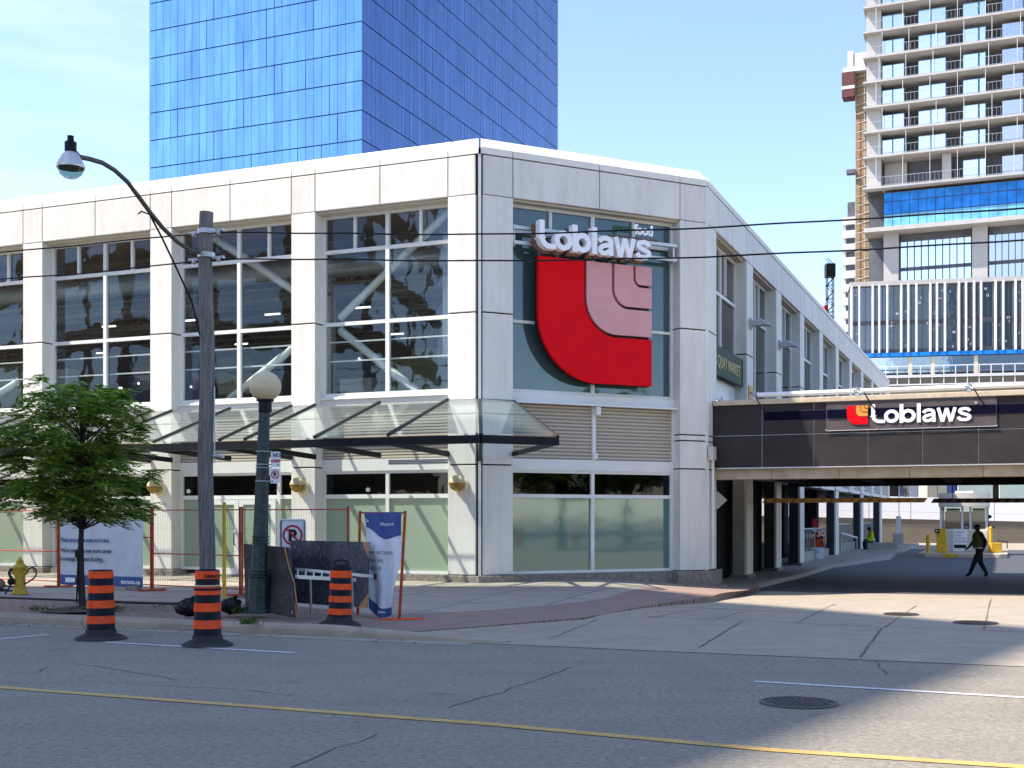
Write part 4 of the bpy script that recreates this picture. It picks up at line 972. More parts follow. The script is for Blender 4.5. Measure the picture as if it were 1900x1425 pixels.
# poster stand, red sign, pillar with posters, distant pole
pz = G(1508, 1037, None, .14); PS = thing('poster_board', 'food poster board with a lime and white notice below, standing by the arcade', 'poster', tuple(pz)); fp = frame(tuple(pz), (1, 0, 0), (0, 1, 0)); sc_ = pz.y/F
m = MB(); m.box(fp, -20*sc_, 20*sc_, 0, .06, 22*sc_, 52*sc_, 0); m.build('dark_poster', 'poster_dark', PS)
m = MB(); m.box(fp, -4*sc_, 19.5*sc_, -.008, -.002, 22.5*sc_, 38*sc_, 0); m.box(fp, 3*sc_, 19.5*sc_, -.008, -.002, 42*sc_, 51*sc_, 1); m.build('food_picture', ['food_red', 'sign_red'], PS)
text('my 30', .34, fp(-15*sc_, -.012, 39*sc_), (1, 0, .1), UP, 'cream', PS, ext=.002, bold=.01)
m = MB(); m.box(fp, -20*sc_, -9*sc_, 0, .06, 0, 21*sc_, 0); m.box(fp, -8.6*sc_, 20*sc_, 0, .06, 0, 21*sc_, 1); lp = m.build('notice', ['lime', 'sign_white'], PS)
for i, s_ in enumerate(('What our', 'Customers', 'Support', 'in Store')): text(s_, .085, fp(-6*sc_, -.004, (16-i*4.3)*sc_), (1, 0, 0), UP, 'text_gray', lp, ext=.002, bold=.004)
pz2 = Px(1511.5, 960, 46); RS = thing('red_notice', 'small red sign on a thin post in the arcade, above the food poster', 'sign', (pz2.x, pz2.y, -.1)); fp = frame((pz2.x, pz2.y, 0), (1, 0, 0), (0, 1, 0))
m = MB(); m.box(fp, -.02, .02, 0, .03, -.1, 1.35); m.build('post', 'galv', RS); m = MB(); m.box(fp, -.09, .09, -.02, 0, 1.32, 1.62); m.build('sign_face', 'sign_red', RS); m = MB(); m.box(fp, -.07, .07, -.02, 0, 1.14, 1.28); m.build('white_label', 'sign_white', RS)
pz3 = Px(1669, 960, 78); NP = thing('notice_pillar', 'grey block with a narrow notice pole at the far end of the arcade', 'pillar', (pz3.x, pz3.y, -.1)); fp = frame((pz3.x, pz3.y, -.1), (1, 0, 0), (0, 1, 0))
m = MB(); m.box(fp, -.3, .26, 0, .5, 0, .75); m.build('block', 'conc', NP, bevel=.03); m = MB(); m.box(fp, -.13, .13, .1, .3, .75, 1.85); m.build('notice_box', 'banner_white', NP); m = MB(); m.tube([fp(.03, .2, 1.85), fp(.03, .2, 5)], .03, 6); m.box(fp, -.1, .1, .09, .098, 1.35, 1.8); m.build('pole', 'galv', NP)
# ramp hand-rails glimpsed in the arcade
HR = thing('stair_handrail', 'white sloping handrail in the arcade opening behind the second railing', 'handrail', tuple(FR(22, 1.4, 0))); p1 = Px(1560, 989, 57.5); p2 = Px(1590, 998, 58)
m = MB(); m.tube([p1, p2], .05, 6); m.build('rail', 'white_paint', HR); m = MB(); m.tube([p1, Vector((p1.x, p1.y, -.1))], .03, 6); m.tube([p2, Vector((p2.x, p2.y, -.1))], .03, 6); m.build('rail_post', 'galv', HR)
# small fixtures at the bridge end: junction box, downpipe, diamond plate
JB = thing('junction_box', 'small beige electric box on the pillar where the bridge meets the building', 'electric box', tuple(FR(.1, -.1, 3.3)))
m = MB(); m.box(FR, -.02, .34, -.14, -.003, 3.15, 3.50); m.build('box', 'booth_beige', JB, bevel=.01); m = MB(); m.tube([FR(.2, -.08, 3.15), FR(.2, -.08, .35)], .035, 8); m.build('downpipe', 'frame_white', JB)
DP = thing('diamond_marker', 'white diamond-shaped height marker sticking out at the mouth of the underpass', 'marker', tuple(FR(.9, -.2, 2.0))); c_ = Px(1331, 928, 33.4)
m = MB(); polyprism(m, [(-.27, 0), (0, -.25), (.27, 0), (0, .25)], lambda x, z, d: Vector((c_.x+x, c_.y+d, c_.z+z)), .02); m.build('plate', 'white_paint', DP); m = MB(); m.box(frame(tuple(c_), (1, 0, 0), (0, 1, 0)), -.22, -.12, .02, .3, -.05, .05); m.build('bracket', 'galv', DP)
# ------------------------------------------------------------------ blue glass tower
T0 = Vector((k_(671.6)*148, 148, 0)); TW = thing('glass_tower', 'tall blue glass office tower behind the store roof', 'tower', tuple(T0))
FTL = frame(T0, Lx, Rx); FTR = frame(T0, Rx, Lx)
WL, WR, FH, ZTOP_T = 31.9, 68.9, 3.60, 92
m = MB(); m.box(FTL, .15, WL, .15, WR, 0, ZTOP_T); m.build('core', 'tower_joint', TW)
zj = CH+(960-258.9)*148/F
zk = zj-math.floor(zj/FH)*FH
rnd = random.Random(3)
def glassband(fr, width, z0, z1, mat, pw):
    m = MB(); n = int(round(width/pw)); pw = width/n; cuts = {0, n}
    thick = sorted(rnd.sample(range(2, n-1), max(3, n//9)))
    for i in range(n):
        g0 = .07 if i in thick else .02
        a0, a1 = i*pw+g0, (i+1)*pw-.02; tl = rnd.uniform(-.006, .006)
        m.quad(fr(a0, .02+tl, z0+.07), fr(a1, .02-tl, z0+.07), fr(a1, .02-tl, z1-.07), fr(a0, .02+tl, z1-.07))
    m.build('glass_band', mat, TW)
z = zk
while z < ZTOP_T-1:
    if z > 14: glassband(FTL, WL, z, z+FH, 'tower_glass_lit', 1.13); glassband(FTR, WR, z, z+FH, 'tower_glass_dim', 1.15)
    z += FH
# ------------------------------------------------------------------ condominium tower under construction
Q0 = Vector((k_(1606)*146, 146, 0)); CT = thing('concrete_tower', 'white concrete apartment tower under construction with bare balcony slabs', 'tower', tuple(Q0))
FT = frame(Q0, -Lx, Rx); 
def zt(v, u=1606): return CH+(960-v)*146/F
def tu(u): k = k_(u); return (k*146-Q0.x)/(.9246+.381*k)
slabs = [zt(354)+.1]+[zt(295)+i*3.0 for i in range(13)]; WT = 34
for i, z in enumerate(slabs):
    m = MB(); m.box(FT, -.3, WT, 0, 20, z+.06, z+.28); m.build('balcony_slab', 'slab_conc', CT)
m = MB(); m.box(FT, 0, WT, 3.6, 19, 29, 36.0); m.box(FT, 0, WT, 3.6, 19, 36.3, slabs[-1]); m.box(FT, .0, 1.75, 1.2, 3.6, slabs[0], slabs[-1]); m.build('wall', 'tower_dark_hazy', CT)
m = MB(); m.box(FT, .0, 1.7, 1.0, 1.2, slabs[0], slabs[-1]); m.build('end_wall', 'slab_conc', CT)
winspec = [(1.75, 2.95, 0), (3.0, 4.3, 0), (5.9, 7.3, 0), (7.35, 9.0, 0), (10.9, 12.6, 0), (12.7, 13.4, 0), (15.2, 17.4, 1), (17.5, 20, 1)]
for i, (z0, z1) in enumerate(zip(slabs, slabs[1:])):
    if z0 > 66: break
    z0b = z0+.28; hh = min(2.5, z1-z0b-.5)
    if i == 0:
        m = MB(); m.box(FT, 1.9, 4.5, 3.0, 3.4, z0b, z1); m.build('inner_wall', 'slab_conc', CT); m = MB(); m.box(FT, 8.6, 9.6, 1.2, 2.2, z0b, z1); m.build('column', 'slab_conc', CT)
    for a0, a1, kd in winspec:
        if i == 0 and a0 < 10: continue
        m = MB(); m.box(FT, a0, a1, 1.7, 1.85, z0b, z0b+hh); w_ = m.build('window', 'film_cyan' if kd == 0 else 'glass_far', CT)
        p_ = MB(); p_.quad(FT(a0+.06, 1.69, z0b+.06), FT(a1-.06, 1.69, z0b+.06), FT(a1-.06, 1.69, z0b+hh-.06), FT(a0+.06, 1.69, z0b+hh-.06)); p_.build('pane', 'glass_sky' if kd == 0 else 'glass_far', w_)
    m = MB()
    for zz_ in (z0b+1.08, z0b+.10): m.box(FT, .1, WT, .12, .15, zz_, zz_+.045)
    for k in range(60):
        a = .2+k*.45
        if a > 22: break
        m.box(FT, a-.011, a+.011, .12, .14, z0b+.1, z0b+1.1)
    m.build('railing', 'galv', CT)
    off = (i % 3)*.35
    for k in range(7): m = MB(); a = 1.2+off+k*3.05; m.box(FT, a-.025, a+.025, .05, .11, z0b, z1); m.build('prop', 'fin_white', CT)
z0, z1 = zt(432)+.6, zt(354)-.15
m = MB(); m.box(FT, 2.0, WT, 1.3, 3.6, z0, z1); m.build('film_core', 'tower_dark_hazy', CT)
for j, (za, zb2, mt) in enumerate(((z0+.1, z0+1.6, 'film_cyan'), (z0+1.7, z0+3.1, 'film_blue'), (z0+3.2, z1-.1, 'film_blue'))):
    m = MB()
    for k in range(20): a = 2.0+k*.98; m.box(FT, a+.03, a+.95, 1.2, 1.3, za, zb2)
    m.build('blue_film_row', mt, CT)
m = MB(); m.box(FT, -.2, WT, -.2, 20, zt(432), zt(432)+.5); m.build('ledge', 'slab_conc', CT)
zb0, zb1 = zt(525)-.3, zt(432)
for u0, u1 in ((1637, 1665), (1803, 1832)):
    m = MB(); m.box(FT, tu(u0)+.0, tu(u1), 1.6, 3.2, zb0, zb1); m.build('column', 'slab_conc', CT)
for u0, u1 in ((1667, 1801), (1834, 1960)):
    a0, a1 = tu(u0), tu(u1); m = MB(); n = 10
    m.box(FT, a0, a1, 2.6, 3.0, zb1-.9, zb1); m.box(FT, a0, a1, 2.6, 3.0, zb0+1.9, zb0+2.3)
    for k in range(n+1): a = a0+(a1-a0)*k/n; m.box(FT, a-.05, a+.05, 2.5, 2.7, zb0, zb1-.9)
    w_ = m.build('window', 'tower_dark_hazy', CT); p_ = MB(); p_.quad(FT(a0, 2.72, zb0), FT(a1, 2.72, zb0), FT(a1, 2.72, zb1-.9), FT(a0, 2.72, zb1-.9)); p_.build('pane', 'glass_sky' if u0 < 1700 else 'glass_far', w_)
# tan core wing and hoist
m = MB(); c_ = Px(1588, 960, 153); fw_ = frame((c_.x, c_.y, 0), (.9246, -.381, 0), (.381, .9246, 0)); m.box(fw_, 0, 1.6, 0, 10, 28, zt(105)+2); m.build('core_wall', 'tan_brick', CT)
m = MB(); z = 28
while z < zt(105)+1: m.tube([fw_(-.1, -.3, z), fw_(2.0, -.5, z+.35)], .06, 4); z += 1.15
for a in (0, 1.1, 1.9): m.tube([fw_(a, -.35, 28), fw_(a, -.35, zt(60))], .05, 4)
m.build('scaffold', 'slab_conc', CT)
HB = thing('construction_hoist', 'dark red and white hoist cage hanging on the outer edge of the unfinished tower', 'hoist', tuple(fw_(-1, 0, zt(145))))
m = MB(); m.box(fw_, -1.6, -.05, -1.0, 1.0, zt(145), zt(97)); m.build('cage', 'hoist_red', HB); m = MB(); m.box(fw_, -1.5, 1.4, -.9, 1.2, zt(97)+.02, zt(88)); m.box(fw_, -.9, -.2, -.9, .5, zt(88), zt(57)); m.box(fw_, -.1, 1.8, -.8, .5, zt(88), zt(62)); m.build('platform', 'fin_white', HB)
m = MB(); m.box(fw_, -1.62, -.03, -1.03, -1.01, zt(130), zt(124)); m.build('white_band', 'fin_white', HB)
HB2 = thing('site_box', 'small dark box bracketed to the tan tower edge, below the hoist', 'box', tuple(fw_(-1, 0, zt(292)))); m = MB(); m.box(fw_, -1.1, -.05, -.5, .5, zt(292), zt(284)); m.build('box', 'tower_dark_hazy', HB2)
# podium with white fins
P0 = Vector((k_(1578)*140, 140, 0)); PO = thing('finned_podium', 'glass podium block with tall white vertical fins below the unfinished tower', 'building', tuple(P0))
FP = frame(P0, (.979, -.203, 0), (.203, .979, 0)); WP = 32
def pz_(v): return CH+(960-v)*140/F
m = MB(); m.box(FP, .05, WP, .6, 5, 8, pz_(527)-.1); m.build('wall', 'tower_dark_hazy', PO)
m = MB(); m.box(FP, -.1, WP, -.1, 4, pz_(532), pz_(524)); m.build('roof_edge', 'slab_conc', PO)
m = MB(); m.box(FP, -.3, WP, -.2, .5, pz_(664), pz_(657)); m.build('blue_strip', 'film_blue', PO)
fins = [1580, 1594, 1619, 1631, 1646, 1672, 1685, 1700, 1726, 1738, 1753, 1779, 1792, 1807, 1820, 1847, 1861, 1884, 1897, 1912, 1935, 1950]
ts = [(k_(u)*140-P0.x)/(.979+.203*k_(u)) for u in fins]
for t in ts: m = MB(); m.box(FP, t-.105, t+.105, -.3, .6, pz_(657), pz_(531)); m.build('fin', 'fin_white', PO)
zmid = (pz_(657)+pz_(531))/2
for i, (a, b) in enumerate(zip(ts, ts[1:])):
    m = MB(); m.box(FP, a+.14, b-.14, .40, .5, zmid-.6, zmid-.1); m.box(FP, a+.14, b-.14, .40, .5, pz_(657), pz_(657)+.5); m.box(FP, (a+b)/2-.04, (a+b)/2+.04, .38, .5, pz_(657), pz_(531))
    w_ = m.build('window', 'tower_dark_hazy', PO); p_ = MB(); p_.quad(FP(a+.14, .45, pz_(657)), FP(b-.14, .45, pz_(657)), FP(b-.14, .45, pz_(531)), FP(a+.14, .45, pz_(531))); p_.build('pane', 'glass_pod', w_)
    if rnd.random() < .7:
        for q in range(3): s_ = MB(); a_ = rnd.uniform(a+.25, b-.3); z_ = rnd.uniform(pz_(650), pz_(540)); s_.box(FP, a_, a_+rnd.choice((.14, .3)), .39, .44, z_, z_+.25); s_.build('sticker', 'fin_white', w_)
m = MB(); m.box(FP, 1.0, WP, .2, .6, pz_(694), pz_(665)); m.build('lower_glazing', 'glass_far', PO)
for u in (1690, 1732, 1812): t = (k_(u)*140-P0.x)/(.979+.203*k_(u)); m = MB(); m.box(FP, t-.25, t+.15, .0, .2, pz_(700), pz_(665)); m.build('column', 'lime' if False else 'cream', PO)
m = MB(); m.box(FP, 1, WP, -1.5, .3, pz_(735), pz_(703)); m.build('terrace_wall', 'wall_brown', PO)
m = MB()
for z in (pz_(703), pz_(686)): m.box(FP, 1, WP, -1.6, -1.55, z, z+.12)
for k in range(26): m.box(FP, 1.2+k*1.25, 1.3+k*1.25, -1.6, -1.55, pz_(720), pz_(686))
for z in (pz_(706), pz_(720)): m.box(FP, 1, WP, -1.66, -1.6, z, z+.15)
m.build('terrace_rail', 'fin_white', PO)
# farther pale tower and crane mast
c_ = Px(1563, 960, 250); FA = thing('far_tower', 'narrow pale tower with stacked balconies far behind the unfinished tower', 'tower', (c_.x, c_.y, 0)); ff = frame((c_.x, c_.y, 0), (.9246, -.381, 0), (.381, .9246, 0))
m = MB(); m.box(ff, .6, 14, .8, 14, 0, 63); m.box(ff, .9, 4, 1, 9, 63, 66.5); m.build('wall', 'tower_dark_hazy', FA)
for i in range(22): m = MB(); m.box(ff, 0, 14, 0, 14, 4+i*2.75, 5.5+i*2.75); m.build('balcony', 'fin_white', FA)
c_ = Px(1540, 960, 200); CR = thing('crane_mast', 'dark lattice tower crane mast standing alone beyond the roof', 'crane', (c_.x, c_.y, 0)); fc = frame((c_.x, c_.y, 0), (1, 0, 0), (0, 1, 0))
m = MB(); zt_ = CH+(960-490)*200/F; hw = .5
for a in (-hw, hw):
    for b in (-hw, hw): m.tube([fc(a, b, 0), fc(a, b, zt_)], .09, 4)
z = 20
while z < zt_-1:
    for b in (-hw, hw): m.tube([fc(-hw, b, z), fc(hw, b, z+1.1)], .06, 4); m.tube([fc(hw, b, z+1.1), fc(-hw, b, z+2.2)], .06, 4); m.tube([fc(-hw, b, z), fc(hw, b, z)], .05, 4)
    z += 2.2
m.build('mast', 'black_metal', CR); m = MB(); m.box(fc, -.75, .75, -.7, .7, zt_-2.2, zt_); m.build('head', 'black_metal', CR); m = MB(); m.box(fc, -1.0, -.5, -.5, .5, CH+(960-588)*200/F, CH+(960-567)*200/F); m.build('collar', 'sign_red', CR)
# ------------------------------------------------------------------ buildings across the street, behind the camera (they cast the big shadow and show in the glass)
def bigblock(name, label, poly, h, wall, glassm, fh=3.2):
    cx_ = sum(p[0] for p in poly)/len(poly); cy_ = sum(p[1] for p in poly)/len(poly); t = thing(name, label, 'tower', (cx_, cy_, 0), 'towers across the street')
    m = MB(); polyprism(m, poly, lambda x, y, d: Vector((x, y, -.2+d)), h+.2); m.build('wall', wall, t)
    for k in range(int(h/fh)):
        m = MB()
        for (x0, y0), (x1, y1) in zip(poly, poly[1:]+poly[:1]):
            a, b = Vector((x0, y0, 0)), Vector((x1, y1, 0)); d = (b-a); L = d.length; d.normalize(); s = Vector((d.y, -d.x, 0)); c = Vector((cx_, cy_, 0))
            if (a-c).dot(s) < 0: s = -s
            fr = frame(a, d, s); nn = max(1, int(L/3.4)); w = L/nn
            for i in range(nn): m.box(fr, i*w+.35, (i+1)*w-.35, 0, .06, 1+k*fh, 1+k*fh+2.0)
        m.build('window_band', glassm, t)
    return t
Htw = 46; sh = Htw/math.tan(SUN_EL); T = (8.3-sh*sx_, 17.7-sh*sy_)
bigblock('office_tower', 'tall brown tower across the street, left of the camera, whose shadow covers the road', [T, (T[0]-5.9, T[1]+9.4), (T[0]-34, T[1]+9.4), (T[0]-34, T[1]-12), (T[0]-8.6, T[1]-12)], Htw, 'tan_brick', 'glass_far')
bigblock('apartment_tower', 'grey apartment tower across the street to the right behind the camera', [(24, -40), (50, -52), (66, -24), (40, -12)], 62, 'gray_mid', 'film_cyan')
bigblock('apartment_block', 'brown apartment block across the street straight behind the camera', [(-20, -52), (10, -60), (14, -40), (-16, -32)], 38, 'conc_beam', 'glass_far')
# ------------------------------------------------------------------ street things
def gsz(p): return gz(p.x, p.y)+sw(p.x, p.y)+.014
# utility pole
pb = G(383, 1127, 1); UPO = thing('utility_pole', 'weathered wooden utility pole carrying a curved street lamp arm', 'pole', (pb.x, pb.y, gsz(pb)))
ztop = CH+(960-394)*pb.y/F; m = MB(); n = 14
m.tube([Vector((pb.x+.02*math.sin(i*.9), pb.y, gsz(pb)-.05+(ztop-gsz(pb)+.05)*i/n)) for i in range(n+1)], [.138-.022*i/n for i in range(n+1)], 18); m.build('pole', 'wood_pole', UPO)
def arm_pt(u, v):
    k = k_(u); t = (k*pb.y-pb.x)/(-.381+k*.9246); t = max(0.02, t); y = pb.y-.9246*t; return Vector((pb.x-.381*t, y, CH+(960-v)*y/F))
ap = [(370, 468), (352, 464), (328, 448), (303, 424), (280, 396), (258, 366), (236, 337), (213, 316), (190, 302), (166, 295), (146, 291)]
m = MB(); P = [arm_pt(*p) for p in ap]; m.tube(P, .036, 10); m.build('lamp_arm', 'iron', UPO)
m = MB(); m.tube([arm_pt(278, 398), arm_pt(300, 440), arm_pt(330, 503), arm_pt(356, 560), arm_pt(371, 622)], .016, 8); m.tube([arm_pt(278, 398), arm_pt(262, 392), arm_pt(257, 397)], .012, 6); m.build('strut', 'black_metal', UPO)
lp_ = arm_pt(131, 312); m = MB(); q = lp_
r = .20
m.lathe([(r, .0), (r*1.02, .03), (r*.86, .10), (r*.62, .19), (r*.42, .23)], 24, q); lh = m.build('lamp_shade', 'alu', UPO)
m = MB(); m.lathe([(1e-5, -.155), (r*.45, -.14), (r*.78, -.09), (r*.97, -.01), (r, .0)], 24, q); m.build('lens', 'glass_door', lh)
m = MB(); m.lathe([(.075, .225), (.085, .25), (.085, .38), (.05, .385), (.045, .46), (.05, .47), (.02, .475)], 16, q); m.tube([q+Vector((.05, 0, .24)), P[-1]], .04, 8); m.build('lamp_cap', 'black_metal', lh)
for v in (430, 474):
    z = CH+(960-v)*pb.y/F; m = MB(); m.lathe([(.15, -.04), (.15, .04)], 16, (pb.x, pb.y, z)); m.build('pole_clamp', 'galv', UPO)
for sgn in (1, -1):
    for v in (430, 480): m = MB(); z = CH+(960-v)*pb.y/F; c = Vector((pb.x, pb.y, z))-Lx*sgn*.2; m.tube([c, c-Lx*sgn*.16], .028, 8); m.sphere(c-Lx*sgn*.05+Vector((0, 0, -.03)), .05, 8, 6); m.build('insulator', 'galv', UPO)
m = MB(); m.tube([Vector((pb.x+.15, pb.y-.05, z_)) for z_ in (2.6, 3.2, 3.4, 3.9)], .012, 6); m.tube([Vector((pb.x+.14, pb.y-.1, 2.72)), Vector((pb.x+.34, pb.y-.2, 2.70))], .03, 8); m.build('conduit', 'galv', UPO)
def wire(name, label, vL, knots, v0):
    pts = []; z0 = CH+(960-v0)*pb.y/F
    def at(u, v): k = k_(u); t = (k*pb.y-pb.x)/(.9246+.381*k); y = pb.y-.381*t; return t, CH+(960-v)*y/F
    K = sorted([at(u, v) for u, v in knots]+[(0, z0)]); 
    tl, zl = K[0]; K = [(tl-18, zl+.5)]+K; tr, zr_ = K[-1]; K.append((tr+12, zr_+.35))
    def f(t):
        for (ta, za), (tb, zb) in zip(K, K[1:]):
            if ta <= t <= tb: return za+(zb-za)*(t-ta)/(tb-ta)
        return K[-1][1]
    t0, t1 = K[0][0], K[-1][0]; Np = 120; zs = [f(t0+(t1-t0)*i/Np) for i in range(Np+1)]
    for _ in range(6): zs = [zs[0]]+[(zs[i-1]+2*zs[i]+zs[i+1])/4 for i in range(1, Np)]+[zs[-1]]
    P = [Vector((pb.x, pb.y, 0))-Lx*(t0+(t1-t0)*i/Np)+Vector((0, 0, zs[i]+.006*math.sin(i*1.1))) for i in range(Np+1)]
    m = MB(); m.tube(P, .013, 6); o = m.build(name, 'black_metal', loc=(pb.x, pb.y, z0)); tag(o, label, 'cable', 'cables strung along the street')
    return P
wire('overhead_cable', 'upper of the two black cables strung along the street from the wooden pole', 0, [(0, 469), (200, 450), (600, 433), (890, 436), (1300, 424), (1560, 408), (1900, 388)], 430)
wire('overhead_cable', 'lower of the two black cables strung along the street from the wooden pole', 0, [(0, 518), (194, 505), (600, 481), (890, 485), (1300, 478), (1560, 465), (1900, 447)], 480)
# globe lamp post
gb = G(479, 1139, 1); g0 = gsz(gb); zg_ = CH+(960-717)*gb.y/F; lean = (k_(492)-k_(479))*gb.y
LP = thing('globe_lamp_post', 'leaning dark green octagonal lamp post topped by one cream globe', 'lamp post', (gb.x, gb.y, g0))
def lx(z): return gb.x+lean*(z-g0)/(zg_-g0)
m = MB(); H = zg_-.28-g0
m.tube([Vector((lx(g0+H*f), gb.y, g0+H*f)) for f in (0, .05, .17, .171, .3, .6, 1)], [.20, .175, .165, .135, .125, .108, .086], 8, smooth=False)
for f, rr_ in ((.175, .185), (.19, .175), (.205, .165), (.335, .140), (.35, .135), (.365, .138)): m.lathe([(rr_, -.01), (rr_+.006, 0), (rr_, .01)], 8, (lx(g0+H*f), gb.y, g0+H*f), smooth=False)
m.lathe([(.23, 0), (.23, .04), (.2, .07)], 8, (gb.x, gb.y, g0), smooth=False); m.build('post', 'post_green', LP)
c = Vector((lx(zg_), gb.y, zg_)); m = MB(); m.lathe([(.10, -.42), (.105, -.40), (.105, -.25), (.14, -.235), (.14, -.21)], 20, c); m.build('collar', 'black_metal', LP)
m = MB(); m.sphere(c, .25, 32, 20, sc=(1.02, 1.02, .97)); m.build('globe', 'globe_glass', LP)
m = MB()
for v in (838, 862, 868, 893): z = CH+(960-v)*gb.y/F; rr_ = .11; m.lathe([(rr_+.004, -.008), (rr_+.01, 0), (rr_+.004, .008)], 12, (lx(z), gb.y, z)); m.tube([Vector((lx(z)+.10, gb.y, z)), Vector((lx(z)+.16, gb.y-.12, z))], .008, 4)
m.build('strap', 'galv', LP)
def plate_sign(name, label, u0, v0, u1, v1, y, tilt=0.0, rr=.02):
    p = Px((u0+u1)/2, (v0+v1)/2, y); t = thing(name, label, 'sign', tuple(p)); w = (u1-u0)*y/F; h = (v1-v0)*y/F
    ax = Vector((1, -tilt, 0)).normalized(); fr = lambda a, d, z: p+ax*a+Vector((ax.y, -ax.x, 0))*(-d if False else -d)*-1*-1+Vector((0, 0, z))
    def fr(a, d, z): return p+ax*a+Vector((-ax.y, ax.x, 0))*d+Vector((0, 0, z))
    pts = []
    for cx, cz, s0 in ((w/2-rr, h/2-rr, 0), (-w/2+rr, h/2-rr, 90), (-w/2+rr, -h/2+rr, 180), (w/2-rr, -h/2+rr, 270)): pts += arc(cx, cz, rr, rr, s0, s0+90, 5)
    m = MB(); polyprism(m, pts, lambda x, z, d: fr(x, d, z), .008); m.build('plate', 'sign_white', t); return t, fr, w, h, ax
t, fr, w, h, ax = plate_sign('standing_sign', 'small white sign with red lettering strapped high on the lamp post', 501, 838, 521, 867, gb.y-.12, .35)
text('NO', .085, fr(-.045, -.004, .04), ax, UP, 'text_gray', t, ext=.002, bold=.003); text('STANDING', .062, fr(-w/2+.008, -.004, -.045), ax, UP, 'sign_red', t, ext=.002, xs=.55, bold=.002)
m = MB(); m.add([fr(.04, -.006, -.10), fr(.075, -.006, -.085), fr(.04, -.006, -.07)], [(0, 1, 2)]); m.build('arrow', 'sign_black', t)
t, fr, w, h, ax = plate_sign('small_parking_sign', 'small white no parking sign strapped below the red lettered one on the lamp post', 500, 869, 521, 897, gb.y-.12, .35)
m = MB(); ribbon(m, arc(0, .02, .062, .062, 0, 360, 24)[:-1], .014, True, lambda x, z, d: fr(x, -.006+d, z), .003); ribbon(m, [(-.04, .06), (.04, -.02)], .012, False, lambda x, z, d: fr(x, -.008+d, z), .003); m.build('ring', 'sign_red', t)
text('P', .10, fr(-.028, -.004, -.015), ax, UP, 'sign_black', t, ext=.001, bold=.004); m = MB(); m.add([fr(-.075, -.006, -.085), fr(-.04, -.006, -.10), fr(-.04, -.006, -.07)], [(0, 1, 2)]); m.build('arrow', 'sign_black', t)
# big no parking sign leaning behind the plywood
yb = 20.6
t, fr, w, h, ax = plate_sign('large_parking_sign', 'large white no parking sign standing behind the leaning dark plywood', 518, 963, 568, 1100, yb, .05, .05)
cz = h/2-.27
m = MB(); q = [(-w/2+.03, -h/2+.03), (w/2-.03, -h/2+.03), (w/2-.03, h/2-.03), (-w/2+.03, h/2-.03)]; ribbon(m, q, .012, True, lambda x, z, d: fr(x, -.006+d, z), .004); m.build('border', 'sign_black', t)
m = MB(); ribbon(m, arc(0, cz, .155, .155, 0, 360, 36)[:-1], .032, True, lambda x, z, d: fr(x, -.010+d, z), .003); ribbon(m, [(-.11, cz+.11), (.11, cz-.11)], .03, False, lambda x, z, d: fr(x, -.014+d, z), .003); m.build('ring', 'sign_red', t)
text('P', .27, fr(-.075, -.005, cz-.10), ax, UP, 'sign_black', t, ext=.002, bold=.012)
m = MB(); 
for a in (-.15, .15): m.tube([fr(a, .03, -h/2), fr(a, .03, h/2-.3)], .015, 6)
m.build('stake', 'galv', t)
# temporary fence
def fpost(u, vb): return G(u, vb, 1)
fp_ = [fpost(-60, 1082), fpost(109, 1090), fpost(282, 1097), fpost(447, 1106), None]
fp_[4] = Vector((k_(648)*22.9, 22.9, fp_[3].z))
fp_.insert(0, fp_[0]+(fp_[0]-fp_[1])*1.2)
fp0 = fp_
labs = ['orange wire fence panel at the far left edge, behind the hydrant', 'orange wire fence panel between the hydrant and the white banner, left of the tree trunk', 'orange wire fence panel carrying the white storm sewer banner', 'orange wire fence panel in front of the entrance doors, behind the wooden pole', 'orange wire fence panel right of the doors, behind the lamp post and plywood']
fobj = []
for i in range(5):
    p, q = fp0[i].copy(), fp0[i+1].copy(); p.z = gsz(p); q.z = gsz(q); d = (q-p); d.z = 0; L = d.length; d.normalize(); sN = Vector((-d.y, d.x, 0)); zt0 = 1.82
    t = thing('construction_fence', labs[i], 'fence panel', tuple(p), 'orange temporary fence panels'); fr = frame((p.x, p.y, 0), d, sN); zg0 = p.z
    m = MB()
    for a in (.03, L-.03): m.tube([fr(a, 0, zg0+.02), fr(a, 0, zt0+.06)], .022, 8)
    for z in (zt0, zg0+.12, .92 if i != 2 else 1.25): m.tube([fr(.03, 0, z), fr(L-.03, 0, z)], .013, 6)
    m.build('frame', 'fence_orange', t)
    m = MB(); n = int(L/.055)
    for k in range(1, n): a = L*k/n; m.tube([fr(a, 0, zg0+.12), fr(a, 0, zt0)], .0022, 3, cap=False, smooth=False)
    for z in (.5, 1.0, 1.45): m.tube([fr(0, 0, z), fr(L, 0, z)], .0022, 3, cap=False)
    m.build('wire_mesh', 'fence_wire', t)
    m = MB(); m.box(fr, L-.45, L+.35, -.04, .04, zg0, zg0+.02); m.box(fr, L-.06, L+.06, -.35, .35, zg0+.003, zg0+.03); m.build('foot', 'fence_orange', t); fobj.append((fr, L, t))
